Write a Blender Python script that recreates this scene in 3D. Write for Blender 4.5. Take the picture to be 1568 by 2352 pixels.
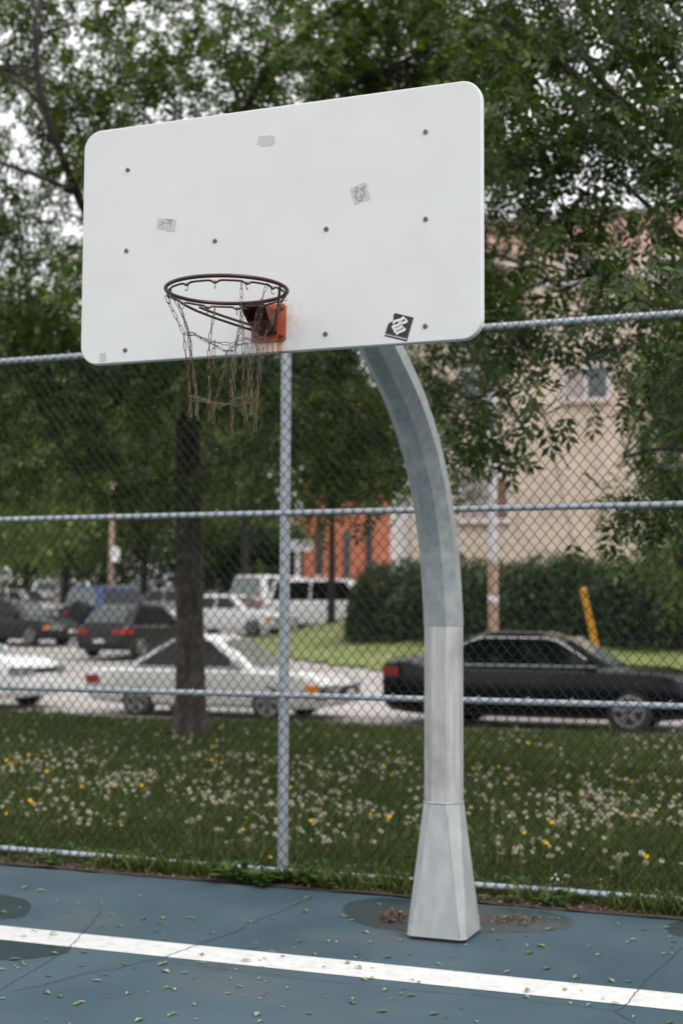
import bpy, bmesh, math, random
import numpy as np
from mathutils import Matrix, Vector, noise as mnoise
R = math.radians
random.seed(7)
rng = np.random.default_rng(7)
scene = bpy.context.scene
for o in list(bpy.data.objects):
    bpy.data.objects.remove(o)
col = scene.collection

# ------------------------------------------------------------------ camera
F_PX, PITCH, ROLL, CAM_H, YAW = 3182.2, 4.1168, 0.2586, 1.7976, 20.96
cam = bpy.data.cameras.new('camera')
camo = bpy.data.objects.new('camera', cam)
col.objects.link(camo)
cam.sensor_fit = 'VERTICAL'
cam.sensor_height = 36.0
cam.lens = F_PX / 2352 * 36
cam.clip_start = 0.1
cam.clip_end = 2000
CAM_M = Matrix.Translation((0, 0, CAM_H)) @ Matrix.Rotation(R(90 + PITCH), 4, 'X') @ Matrix.Rotation(R(ROLL), 4, 'Z')
camo.matrix_world = CAM_M
cam.dof.use_dof = True
cam.dof.focus_distance = 5.45
cam.dof.aperture_fstop = 2.0
cam.dof.aperture_blades = 0
scene.camera = camo

# ------------------------------------------------------------------ world, sun, exposure
world = bpy.data.worlds.new('World')
scene.world = world
world.use_nodes = True
SUN_EL, SUN_AZ = 50, 138      # soft sun behind the camera, to the right
wn, wl = world.node_tree.nodes, world.node_tree.links
bg = wn['Background']
bg.inputs['Strength'].default_value = 0.1
sky = wn.new('ShaderNodeTexSky')
sky.sky_type = 'NISHITA'
sky.sun_disc = False
sky.sun_elevation = R(SUN_EL)
sky.sun_rotation = R(SUN_AZ)
sky.dust_density = 3.0
nz = wn.new('ShaderNodeTexNoise')
nz.inputs['Scale'].default_value = 2.2
nz.inputs['Detail'].default_value = 6
rampn = wn.new('ShaderNodeMapRange')
rampn.inputs['From Min'].default_value = 0.3
rampn.inputs['From Max'].default_value = 0.7
rampn.inputs['To Min'].default_value = 10.5
rampn.inputs['To Max'].default_value = 13.5
cloudc = wn.new('ShaderNodeVectorMath')
cloudc.operation = 'SCALE'
cloudc.inputs[0].default_value = (0.985, 0.99, 1.0)
mixs = wn.new('ShaderNodeMix')
mixs.data_type = 'RGBA'
mixs.inputs[0].default_value = 0.9
wl.new(nz.outputs['Fac'], rampn.inputs['Value'])
stc = wn.new('ShaderNodeTexCoord'); ssp = wn.new('ShaderNodeSeparateXYZ'); smr = wn.new('ShaderNodeMapRange'); smu = wn.new('ShaderNodeMath'); smu.operation = 'MULTIPLY'
smr.inputs['From Min'].default_value = 0.0; smr.inputs['From Max'].default_value = 1.0
smr.inputs['To Min'].default_value = 0.72; smr.inputs['To Max'].default_value = 1.5
wl.new(stc.outputs['Generated'], ssp.inputs[0]); wl.new(ssp.outputs[2], smr.inputs['Value'])
wl.new(rampn.outputs['Result'], smu.inputs[0]); wl.new(smr.outputs[0], smu.inputs[1])
wl.new(smu.outputs[0], cloudc.inputs['Scale'])
wl.new(sky.outputs[0], mixs.inputs[6])
wl.new(cloudc.outputs[0], mixs.inputs[7])
wl.new(mixs.outputs[2], bg.inputs['Color'])

sun = bpy.data.lights.new('sun', 'SUN')
sun.energy = 1.5
sun.angle = R(25)
sun.color = (1.0, 0.97, 0.93)
suno = bpy.data.objects.new('sun', sun)
col.objects.link(suno)
az = R(SUN_AZ)
sd = Vector((math.sin(az) * math.cos(R(SUN_EL)), math.cos(az) * math.cos(R(SUN_EL)), math.sin(R(SUN_EL))))
suno.rotation_euler = sd.to_track_quat('Z', 'Y').to_euler()
suno.location = (0, -5, 30)
scene.view_settings.view_transform = 'Standard'
scene.view_settings.look = 'None'
scene.view_settings.exposure = 0.4
scene.view_settings.gamma = 1.0
scene.cycles.max_bounces = 8
scene.cycles.transparent_max_bounces = 8
scene.cycles.use_denoising = True

# ------------------------------------------------------------------ pixel helpers (1568 x 2352 photo grid)
C0 = Vector((0, 0, CAM_H))
def ray(px, py):
    d = Vector(((px - 784) / F_PX, -(py - 1176) / F_PX, -1.0))
    return CAM_M.to_3x3() @ d
def at(px, py, Y):
    d = ray(px, py)
    return C0 + d * (Y / d.y)
def on_z(px, py, z=0.0):
    d = ray(px, py)
    return C0 + d * ((z - CAM_H) / d.z)
TV = Vector((math.cos(R(YAW)), -math.sin(R(YAW)), 0))     # along the fence, to the right
VV = Vector((math.sin(R(YAW)), math.cos(R(YAW)), 0))      # away from the camera
ZV = Vector((0, 0, 1))
def uv(u, v, z=0.0):
    return TV * u + VV * v + ZV * z
V_EDGE, V_FENCE, V_KERB, V_ROAD2 = 8.44, 8.635, 20.75, 30.0
def src(zx, zy, ox, oy, s):
    """zoom pixel -> 1568-grid pixel"""
    return ((ox + zx / s) / 1.7417, (oy + zy / s) / 1.7417)
def smooth(a, b, x):
    t = min(1, max(0, (x - a) / (b - a)))
    return t * t * (3 - 2 * t)
def gz(x, y):
    v = x * VV.x + y * VV.y
    t = max(0.0, min(v, 110.0) - 21.5)
    return -0.03 + .0445 * (t - 2.0 * (1 - math.exp(-t / 2.0)))

# ------------------------------------------------------------------ mesh helpers
class MB:
    def __init__(s):
        s.v = []; s.f = []; s.m = []; s.mi = 0
    def add(s, vs, fs, mi=None):
        n = len(s.v)
        s.v.extend([tuple(p) for p in vs])
        s.f.extend([tuple(i + n for i in f) for f in fs])
        s.m.extend([s.mi if mi is None else mi] * len(fs))
    def box(s, x0, x1, y0, y1, z0, z1, M=None):
        vs = [Vector((x, y, z)) for z in (z0, z1) for y in (y0, y1) for x in (x0, x1)]
        if M is not None: vs = [M @ p for p in vs]
        s.add(vs, [(0, 2, 3, 1), (4, 5, 7, 6), (0, 1, 5, 4), (2, 6, 7, 3), (0, 4, 6, 2), (1, 3, 7, 5)])
    def tube(s, pts, r, n=8, cap=True, closed=False):
        pts = [Vector(p) for p in pts]
        N = len(pts)
        rr = r if isinstance(r, (list, tuple)) else [r] * N
        prev = None; rings = []
        for i, p in enumerate(pts):
            a = pts[(i - 1) % N] if (closed or i > 0) else p
            b = pts[(i + 1) % N] if (closed or i < N - 1) else p
            t = (b - a)
            t = t.normalized() if t.length > 1e-9 else Vector((0, 0, 1))
            if prev is None:
                u = t.orthogonal().normalized()
            else:
                u = prev - t * prev.dot(t)
                u = u.normalized() if u.length > 1e-6 else t.orthogonal().normalized()
            prev = u; w = t.cross(u)
            rings.append([p + (u * math.cos(2 * math.pi * k / n) + w * math.sin(2 * math.pi * k / n)) * rr[i] for k in range(n)])
        vs = [q for g in rings for q in g]
        fs = []
        for i in range(N if closed else N - 1):
            j = (i + 1) % N
            for k in range(n):
                k2 = (k + 1) % n
                fs.append((i * n + k, i * n + k2, j * n + k2, j * n + k))
        if cap and not closed:
            fs.append(tuple(reversed(range(n)))); fs.append(tuple((N - 1) * n + k for k in range(n)))
        s.add(vs, fs)
    def poly(s, pts, off):
        """prism: polygon pts extruded by vector off, all sides closed"""
        n = len(pts); off = Vector(off)
        a = [Vector(p) for p in pts]; b = [p + off for p in a]
        s.add(a + b, [tuple(reversed(range(n))), tuple(range(n, 2 * n))] + [(i, (i + 1) % n, n + (i + 1) % n, n + i) for i in range(n)])
    def loft(s, rings, cap=True, closed=True):
        n = len(rings[0]); vs = [q for g in rings for q in g]; fs = []
        for i in range(len(rings) - 1):
            for k in range(n if closed else n - 1):
                k2 = (k + 1) % n
                fs.append((i * n + k, i * n + k2, (i + 1) * n + k2, (i + 1) * n + k))
        if cap:
            fs.append(tuple(reversed(range(n)))); fs.append(tuple((len(rings) - 1) * n + k for k in range(n)))
        s.add(vs, fs)
    def build(s, name, mat, parent=None, smooth=False, fix=False, bevel=0.0, sharp=None):
        me = bpy.data.meshes.new(name)
        me.from_pydata(s.v, [], s.f)
        mats = mat if isinstance(mat, (list, tuple)) else [mat]
        for m in mats: me.materials.append(m)
        if len(mats) > 1: me.polygons.foreach_set('material_index', s.m)
        if fix or bevel:
            bm = bmesh.new(); bm.from_mesh(me)
            if fix: bmesh.ops.recalc_face_normals(bm, faces=bm.faces)
            if bevel:
                bmesh.ops.bevel(bm, geom=[e for e in bm.edges if e.calc_face_angle(0) > 0.5], offset=bevel, segments=2, affect='EDGES', clamp_overlap=True)
            bm.to_mesh(me); bm.free()
        if smooth:
            me.polygons.foreach_set('use_smooth', [True] * len(me.polygons))
            if sharp: me.set_sharp_from_angle(angle=R(sharp))
        o = bpy.data.objects.new(name, me)
        col.objects.link(o)
        if parent is not None: o.parent = parent
        me.update()
        return o

def tag(o, label=None, cat=None, group=None, kind=None):
    if label: o['label'] = label
    if cat: o['category'] = cat
    if group: o['group'] = group
    if kind: o['kind'] = kind
    return o
def empty(name, loc, rz=0.0):
    e = bpy.data.objects.new(name, None)
    col.objects.link(e)
    e.location = loc; e.rotation_euler = (0, 0, rz)
    e.empty_display_size = 0.2
    return e
def copy_tree(o, parent=None):
    c = o.copy(); col.objects.link(c)
    c.parent = parent
    for ch in list(o.children): copy_tree(ch, c)
    return c
def np_mesh(name, verts, quads, mat, parent=None, k=4):
    me = bpy.data.meshes.new(name)
    nf = len(quads)
    me.vertices.add(len(verts)); me.vertices.foreach_set('co', np.asarray(verts, dtype=np.float32).ravel())
    me.loops.add(nf * k); me.loops.foreach_set('vertex_index', np.asarray(quads, dtype=np.int32).ravel())
    me.polygons.add(nf)
    me.polygons.foreach_set('loop_start', np.arange(nf, dtype=np.int32) * k)
    me.materials.append(mat)
    me.update(calc_edges=True)
    o = bpy.data.objects.new(name, me); col.objects.link(o)
    if parent is not None: o.parent = parent
    return o

# ------------------------------------------------------------------ materials
def nodes(m): return m.node_tree.nodes, m.node_tree.links
def mat(name, c1, c2=None, scale=8.0, rough=0.6, metal=0.0, detail=5.0, bump=0.0, lo=0.35, hi=0.65, coord='Object', stretch=None, spec=None, bscale=None, c3=None, s3=0.5):
    m = bpy.data.materials.new(name); m.use_nodes = True
    n, l = nodes(m); b = n['Principled BSDF']
    b.inputs['Roughness'].default_value = rough; b.inputs['Metallic'].default_value = metal
    if spec is not None: b.inputs['Specular IOR Level'].default_value = spec
    b.inputs['Base Color'].default_value = (*c1, 1)
    if c2 is not None:
        tc = n.new('ShaderNodeTexCoord'); src_ = tc.outputs[coord]
        if stretch:
            mp = n.new('ShaderNodeMapping'); mp.inputs['Scale'].default_value = stretch
            l.new(src_, mp.inputs['Vector']); src_ = mp.outputs[0]
        t = n.new('ShaderNodeTexNoise'); t.inputs['Scale'].default_value = scale; t.inputs['Detail'].default_value = detail
        l.new(src_, t.inputs['Vector'])
        mr = n.new('ShaderNodeMapRange'); mr.inputs['From Min'].default_value = lo; mr.inputs['From Max'].default_value = hi
        l.new(t.outputs['Fac'], mr.inputs['Value'])
        mx = n.new('ShaderNodeMix'); mx.data_type = 'RGBA'
        mx.inputs[6].default_value = (*c1, 1); mx.inputs[7].default_value = (*c2, 1)
        l.new(mr.outputs[0], mx.inputs[0])
        outc = mx.outputs[2]
        if c3 is not None:
            t3 = n.new('ShaderNodeTexNoise'); t3.inputs['Scale'].default_value = scale * s3; t3.inputs['Detail'].default_value = 4
            l.new(tc.outputs[coord], t3.inputs['Vector'])
            mr3 = n.new('ShaderNodeMapRange'); mr3.inputs['From Min'].default_value = 0.5; mr3.inputs['From Max'].default_value = 0.68
            l.new(t3.outputs['Fac'], mr3.inputs['Value'])
            mx3 = n.new('ShaderNodeMix'); mx3.data_type = 'RGBA'; mx3.inputs[7].default_value = (*c3, 1)
            l.new(outc, mx3.inputs[6]); l.new(mr3.outputs[0], mx3.inputs[0]); outc = mx3.outputs[2]
        l.new(outc, b.inputs['Base Color'])
        if bump:
            bt = t
            if bscale:
                bt = n.new('ShaderNodeTexNoise'); bt.inputs['Scale'].default_value = bscale; bt.inputs['Detail'].default_value = 6
                l.new(src_, bt.inputs['Vector'])
            bp = n.new('ShaderNodeBump'); bp.inputs['Strength'].default_value = bump; bp.inputs['Distance'].default_value = 0.02
            l.new(bt.outputs['Fac'], bp.inputs['Height']); l.new(bp.outputs[0], b.inputs['Normal'])
    return m
def leafmat(name, cols, trans=0.35, rough=0.5):
    m = bpy.data.materials.new(name); m.use_nodes = True
    n, l = nodes(m); b = n['Principled BSDF']
    g = n.new('ShaderNodeNewGeometry')
    cr = n.new('ShaderNodeValToRGB')
    cr.color_ramp.interpolation = 'LINEAR'
    els = cr.color_ramp.elements
    els[0].position = 0; els[0].color = (*cols[0], 1); els[1].position = 1; els[1].color = (*cols[-1], 1)
    for i, c in enumerate(cols[1:-1]):
        e = els.new((i + 1) / (len(cols) - 1)); e.color = (*c, 1)
    l.new(g.outputs['Random Per Island'], cr.inputs[0])
    l.new(cr.outputs[0], b.inputs['Base Color'])
    b.inputs['Roughness'].default_value = rough
    b.inputs['Specular IOR Level'].default_value = 0.35
    if trans:
        tr = n.new('ShaderNodeBsdfTranslucent')
        sc = n.new('ShaderNodeMix'); sc.data_type = 'RGBA'; sc.blend_type = 'MULTIPLY'; sc.inputs[0].default_value = 1
        sc.inputs[7].default_value = (1.0, 1.15, 0.5, 1)
        l.new(cr.outputs[0], sc.inputs[6]); l.new(sc.outputs[2], tr.inputs['Color'])
        ms = n.new('ShaderNodeMixShader'); ms.inputs[0].default_value = trans
        l.new(b.outputs[0], ms.inputs[1]); l.new(tr.outputs[0], ms.inputs[2])
        l.new(ms.outputs[0], n['Material Output'].inputs['Surface'])
    return m

M = {}
M['galv'] = mat('galvanised_steel', (.29, .31, .312), (.36, .385, .387), 26, .42, .45, bump=.05, detail=9, stretch=(1.6, 1, .7), c3=(.41, .435, .437), s3=.35)
M['galv_low'] = mat('weathered_steel', (.345, .345, .33), (.45, .45, .435), 11, .5, .35, stretch=(3, 3, .35), detail=9, bump=.05, c3=(.31, .31, .30), s3=.5)
M['galv_base'] = mat('base_steel', (.32, .335, .338), (.40, .415, .418), 9, .55, .3, detail=10, stretch=(2, 2, .6), bump=.06, c3=(.33, .345, .35), s3=.8)
M['rail'] = mat('rail_steel', (.31, .345, .38), (.41, .445, .48), 20, .45, .35)
M['wire'] = mat('fence_wire', (.008, .012, .012), (.026, .032, .032), 40, .7, .0, spec=.15)
M['tie'] = mat('tie_wire', (.45, .40, .40), (.62, .58, .55), 60, .4, .6)
M['dark'] = mat('gap_shade_black', (.02, .02, .022), rough=.8)
M['rim'] = mat('rim_paint', (.035, .018, .018), (.05, .022, .022), 40, .38, .4, c3=(.12, .022, .010), s3=.35)
M['brace'] = mat('brace_paint', (.045, .02, .022), (.10, .035, .03), 40, .45, .3)
M['plate'] = mat('rusty_orange_plate', (.29, .050, .017), (.40, .085, .029), 18, .6, 0, c3=(.10, .025, .012), s3=.9, bump=.1)
M['bracket'] = mat('bracket_paint', (.09, .022, .014), (.20, .045, .02), 30, .55, .1, c3=(.04, .02, .018), s3=1)
M['bolt'] = mat('bolt_steel', (.16, .13, .13), (.30, .26, .26), 90, .45, .5)
M['boltd'] = mat('bolt_dark', (.02, .016, .018), rough=.5)
M['sticker_black'] = mat('sticker_black', (.008, .008, .012), (.02, .015, .022), 60, .45)
M['sticker_white'] = mat('sticker_white', (.62, .62, .60), rough=.5)
M['tape'] = mat('tape_residue', (.455, .45, .42), (.42, .41, .385), 60, .5)
M['ink'] = mat('sticker_ink', (.10, .085, .09), (.24, .21, .22), 120, .6)
M['tape_line'] = mat('sticker_mark', (.58, .57, .55), rough=.5)
M['line'] = mat('line_paint', (.50, .50, .485), (.56, .56, .545), 9, .6, detail=9, c3=(.43, .44, .43), s3=2)
M['glass'] = mat('car_glass', (.004, .006, .006), rough=.04, spec=.32)
M['screen_glass'] = mat('pale_reflection_glass', (.09, .105, .105), (.13, .15, .15), 3, rough=.08, spec=.8)  # base colour lightened: a pale reflection painted into the glass
M['tyre'] = mat('tyre', (.012, .012, .012), (.02, .02, .02), 20, .8)
M['alloy'] = mat('wheel_alloy', (.13, .125, .12), (.30, .295, .29), 12, .35, .5)
M['chrome'] = mat('chrome', (.6, .6, .6), rough=.12, metal=1)
M['trim'] = mat('black_trim', (.015, .015, .016), rough=.5)
M['red_lamp'] = mat('red_lamp', (.30, .018, .014), rough=.2)
M['amber_lamp'] = mat('amber_lamp', (.75, .22, .02), rough=.2)
M['head_lamp'] = mat('head_lamp', (.5, .52, .55), (.1, .1, .1), 12, .1, .3)
M['num_plate'] = mat('number_plate', (.6, .6, .6), rough=.4)
M['bark'] = mat('bark', (.028, .021, .017), (.07, .055, .045), 14, .95, bump=1.0, stretch=(1, 1, .18), detail=9, c3=(.10, .08, .06), s3=.6)
M['bark_dark'] = mat('bark_dark', (.012, .01, .009), (.03, .026, .022), 14, .95, bump=.6, stretch=(1, 1, .2))
def paint(name, c, rough=.22, metal=0.0):
    m = mat(name, c, rough=rough, metal=metal)
    m.node_tree.nodes['Principled BSDF'].inputs['Coat Weight'].default_value = 0.6 if c[0] > .2 else 0.12
    m.node_tree.nodes['Principled BSDF'].inputs['Specular IOR Level'].default_value = 0.5 if c[0] > .2 else 0.28
    m.node_tree.nodes['Principled BSDF'].inputs['Coat Roughness'].default_value = 0.05
    return m

# board paint with rust stains of their own shape around the hoop plate
def board_mat():
    m = mat('backboard_paint', (.585, .585, .575), (.605, .605, .595), 3.5, .42, 0, detail=9, c3=(.577, .576, .566), s3=1.3)
    n, l = nodes(m); b = n['Principled BSDF']; base = b.inputs['Base Color'].links[0].from_socket
    tc = n.new('ShaderNodeTexCoord'); sp = n.new('ShaderNodeSeparateXYZ'); l.new(tc.outputs['Object'], sp.inputs[0])
    def M_(op, a, b_=None, c_=None):
        q = n.new('ShaderNodeMath'); q.operation = op
        for i, vv in enumerate((a, b_, c_)):
            if vv is None: continue
            if isinstance(vv, (int, float)): q.inputs[i].default_value = vv
            else: l.new(vv, q.inputs[i])
        return q.outputs[0]
    x, z = sp.outputs[0], sp.outputs[2]
    mp = n.new('ShaderNodeMapping'); mp.inputs['Scale'].default_value = (60, 1, 6); l.new(tc.outputs['Object'], mp.inputs[0])
    dn = n.new('ShaderNodeTexNoise'); dn.inputs['Scale'].default_value = 1; dn.inputs['Detail'].default_value = 4; l.new(mp.outputs[0], dn.inputs['Vector'])
    # drips under the plate
    ax = M_('ABSOLUTE', M_('ADD', x, .0566))
    inx = M_('SUBTRACT', 1.0, M_('MULTIPLY', M_('SUBTRACT', ax, 0.045), 28)); inx = M_('MINIMUM', M_('MAXIMUM', inx, 0), 1)
    inz = M_('LESS_THAN', z, 2.935)
    drip = M_('MULTIPLY', M_('MULTIPLY', M_('MAXIMUM', M_('MULTIPLY', M_('SUBTRACT', dn.outputs['Fac'], .44), 6.0), 0.12), inx), inz)
    drip = M_('MINIMUM', drip, 0.85)
    # speckled halo to the right and left of the plate
    fn = n.new('ShaderNodeTexNoise'); fn.inputs['Scale'].default_value = 38; fn.inputs['Detail'].default_value = 8; l.new(tc.outputs['Object'], fn.inputs['Vector'])
    dx = M_('MULTIPLY', M_('SUBTRACT', x, -0.025), 7.0); dz = M_('MULTIPLY', M_('SUBTRACT', z, 3.0), 6.5)
    d2 = M_('ADD', M_('MULTIPLY', dx, dx), M_('MULTIPLY', dz, dz))
    halo = M_('MAXIMUM', M_('SUBTRACT', 1.0, d2), 0)
    halo = M_('MULTIPLY', halo, M_('MAXIMUM', M_('MULTIPLY', M_('SUBTRACT', fn.outputs['Fac'], .36), 1.5), 0.06))
    tot = M_('MINIMUM', M_('ADD', drip, halo), 0.9)
    mx = n.new('ShaderNodeMix'); mx.data_type = 'RGBA'; mx.inputs[7].default_value = (.42, .17, .05, 1)
    l.new(base, mx.inputs[6]); l.new(tot, mx.inputs[0])
    # tiny grime specks
    v = n.new('ShaderNodeTexVoronoi'); v.inputs['Scale'].default_value = 7; l.new(tc.outputs['Object'], v.inputs['Vector'])
    spk = M_('LESS_THAN', v.outputs['Distance'], 0.022)
    mx2 = n.new('ShaderNodeMix'); mx2.data_type = 'RGBA'; mx2.inputs[7].default_value = (.35, .33, .3, 1)
    l.new(mx.outputs[2], mx2.inputs[6]); l.new(M_('MULTIPLY', spk, 0.7), mx2.inputs[0])
    l.new(mx2.outputs[2], b.inputs['Base Color'])
    return m
M['board'] = board_mat()

def chain_mat():
    m = bpy.data.materials.new('rusty_chain'); m.use_nodes = True
    n, l = nodes(m); b = n['Principled BSDF']
    tc = n.new('ShaderNodeTexCoord'); t = n.new('ShaderNodeTexNoise'); t.inputs['Scale'].default_value = 45; t.inputs['Detail'].default_value = 4
    l.new(tc.outputs['Object'], t.inputs['Vector'])
    sp = n.new('ShaderNodeSeparateXYZ'); l.new(tc.outputs['Object'], sp.inputs[0])
    mr = n.new('ShaderNodeMapRange'); mr.inputs['From Min'].default_value = 2.95; mr.inputs['From Max'].default_value = 2.5; l.new(sp.outputs[2], mr.inputs['Value'])
    low = n.new('ShaderNodeMix'); low.data_type = 'RGBA'; low.inputs[6].default_value = (.035, .022, .022, 1); low.inputs[7].default_value = (.14, .075, .030, 1)
    l.new(mr.outputs[0], low.inputs[0])
    cr = n.new('ShaderNodeMapRange'); cr.inputs['From Min'].default_value = .45; cr.inputs['From Max'].default_value = .7; l.new(t.outputs['Fac'], cr.inputs['Value'])
    mx = n.new('ShaderNodeMix'); mx.data_type = 'RGBA'; mx.inputs[7].default_value = (.18, .155, .13, 1)
    l.new(low.outputs[2], mx.inputs[6]); l.new(cr.outputs[0], mx.inputs[0]); l.new(mx.outputs[2], b.inputs['Base Color'])
    b.inputs['Metallic'].default_value = .55; b.inputs['Roughness'].default_value = .42
    return m
M['chain'] = chain_mat()

def court_mat():
    m = mat('court_paint', (.027, .056, .074), (.044, .078, .098), 1.1, .62, 0, detail=8, bump=.08, bscale=220, c3=(.058, .078, .090), s3=.9, spec=.35)
    return m
M['court'] = court_mat()
M['crack'] = mat('crack_tar', (.024, .040, .050), rough=.9)
M['wet'] = mat('wet_court', (.015, .030, .037), (.022, .040, .048), 5, .35, 0, detail=6, spec=.5)
M['road'] = mat('pale_asphalt', (.31, .285, .27), (.385, .355, .335), .6, .85, detail=8, c3=(.26, .24, .225), s3=2, bump=.1, bscale=60)
M['kerb'] = mat('kerb_concrete', (.30, .27, .25), (.40, .36, .33), 3, .9)
M['soil'] = mat('lawn_soil', (.016, .028, .009), (.03, .05, .015), 3, .95, bump=.6, bscale=30, c3=(.04, .045, .018), s3=.6)
M['mulch'] = mat('leaf_mulch', (.024, .016, .011), (.06, .04, .026), 30, .95, bump=.8)
M['mound'] = mat('mown_grass', (.105, .14, .030), (.17, .20, .055), 1.6, .9, detail=9, bump=.6, bscale=20, c3=(.22, .20, .09), s3=1.5)
M['grass'] = leafmat('grass_blades', [(.020, .034, .007), (.062, .092, .017), (.038, .062, .011), (.10, .135, .028), (.17, .17, .06)], .3)
M['weed'] = leafmat('weed_leaves', [(.04, .085, .02), (.075, .135, .035), (.055, .10, .025)], .3)
M['leafA'] = leafmat('ash_leaves', [(.014, .026, .004), (.062, .098, .013), (.032, .054, .008), (.16, .205, .034)], .34)
M['leafB'] = leafmat('near_ash_leaves', [(.010, .020, .004), (.040, .068, .011), (.022, .040, .007), (.10, .14, .024)], .30)
M['leafC'] = leafmat('far_leaves', [(.024, .044, .009), (.085, .13, .024), (.05, .08, .017), (.19, .23, .05)], .34)
M['leafD'] = leafmat('yellow_green_leaves', [(.07, .11, .022), (.14, .19, .04), (.10, .15, .03), (.20, .24, .07)], .35)
M['leafE'] = leafmat('olive_leaves', [(.045, .075, .014), (.12, .18, .032), (.08, .125, .022), (.20, .26, .06)], .4)
M['hedge'] = leafmat('hedge_leaves', [(.018, .036, .012), (.035, .062, .02), (.026, .048, .016), (.06, .09, .035)], .2)
M['hedge_core'] = mat('hedge_twigs', (.012, .014, .008), rough=.95)
M['puff'] = mat('dandelion_fluff', (.40, .37, .28), rough=.9)
M['petal'] = mat('dandelion_petal', (.75, .48, .02), rough=.7)
M['stem'] = mat('dandelion_stem', (.16, .20, .07), rough=.7)
M['litter'] = leafmat('litter_leaves', [(.11, .14, .05), (.20, .23, .10), (.07, .10, .04), (.12, .06, .035), (.22, .22, .12)], .1)
M['stucco'] = mat('beige_brick', (.46, .37, .295), (.54, .445, .36), .9, .9, detail=9, bump=.15, bscale=14, c3=(.37, .29, .23), s3=3)
M['band'] = mat('pink_metal_band', (.52, .30, .26), (.58, .35, .30), 1.5, .7, stretch=(8, 8, .2))
M['white_wall'] = mat('pale_render', (.56, .52, .49), (.62, .58, .55), 2, .85)
M['orange_wall'] = mat('orange_brick', (.42, .135, .080), (.50, .18, .11), 1.2, .85, detail=8)
M['orange_dark'] = mat('red_brick_base', (.45, .07, .035), rough=.85)
M['olive_wall'] = mat('olive_render', (.20, .19, .11), (.28, .26, .16), 1, .9)
M['win_frame'] = mat('window_frame', (.50, .45, .47), rough=.5)
M['win_glass'] = mat('window_glass', (.03, .045, .045), (.06, .075, .075), 2, .08, spec=.8)
M['curtain'] = mat('window_curtain', (.26, .21, .21), (.32, .27, .27), 3, .8, stretch=(20, 20, .5))
M['brown_panel'] = mat('brown_panel', (.12, .055, .04), (.17, .08, .06), 4, .8)
M['roof_grey'] = mat('roof_flashing', (.25, .23, .22), rough=.6)
M['dark_metal'] = mat('dark_metal', (.035, .04, .04), rough=.6)
M['wood'] = mat('weathered_wood', (.26, .17, .12), (.38, .27, .20), 5, .85, stretch=(3, 3, .3))
M['pale_pole'] = mat('pale_pole', (.42, .41, .44), (.52, .50, .53), 5, .5)
M['yellow'] = mat('yellow_plastic', (.78, .36, .01), (.70, .32, .01), 3, .4)
M['white_sign'] = mat('white_sign', (.62, .62, .64), rough=.5)

# ------------------------------------------------------------------ setting: ground, road, kerb, lawn, court
def sheet(name, u0, u1, v0, v1, nu, nv, zf, m, kind='structure'):
    vs = []; fs = []
    for j in range(nv + 1):
        for i in range(nu + 1):
            p = uv(u0 + (u1 - u0) * i / nu, v0 + (v1 - v0) * j / nv)
            vs.append((p.x, p.y, zf(p.x, p.y)))
    for j in range(nv):
        for i in range(nu):
            a = j * (nu + 1) + i
            fs.append((a, a + 1, a + nu + 2, a + nu + 1))
    mb = MB(); mb.add(vs, fs); o = mb.build(name, m, smooth=True)
    return tag(o, kind=kind)
sheet('ground', -320, 320, V_KERB - 40, 480, 64, 100, lambda x, y: gz(x, y) - 0.03, M['soil'])
road = sheet('road', -70, 70, V_KERB + .12, V_ROAD2, 20, 4, lambda x, y: gz(x, y), M['road'])
lot = sheet('parking_lot', -60, 14, V_ROAD2, 112, 30, 40, lambda x, y: gz(x, y) + .0, M['road'])
# kerbs
def kerb(v, u0, u1, name='kerb'):
    mb = MB()
    L = 1.2; u = u0
    while u < u1:
        pts = [uv(u, v, -.14), uv(u + L - .008, v, -.14), uv(u + L - .008, v + .13, -.14), uv(u, v + .13, -.14)]
        mb.poly(pts, (0, 0, .155)); u += L
    return tag(mb.build(name, M['kerb'], fix=True), kind='structure')
kerb(V_KERB, -34, 34)
def lawn_z(x, y):
    return -.008 + .012 * math.sin(x * 1.3) * math.cos(y * 1.7) + .01 * mnoise.noise((x * 2, y * 2, 0))
sheet('lawn', -34, 34, V_EDGE + .06, V_KERB, 140, 44, lawn_z, M['soil'])
sheet('mulch_strip', -16, 16, V_EDGE + .0, V_EDGE + .34, 260, 6, lambda x, y: .004 + .012 * mnoise.noise((x * 9, y * 9, 3)) + .004, M['mulch'])
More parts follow.
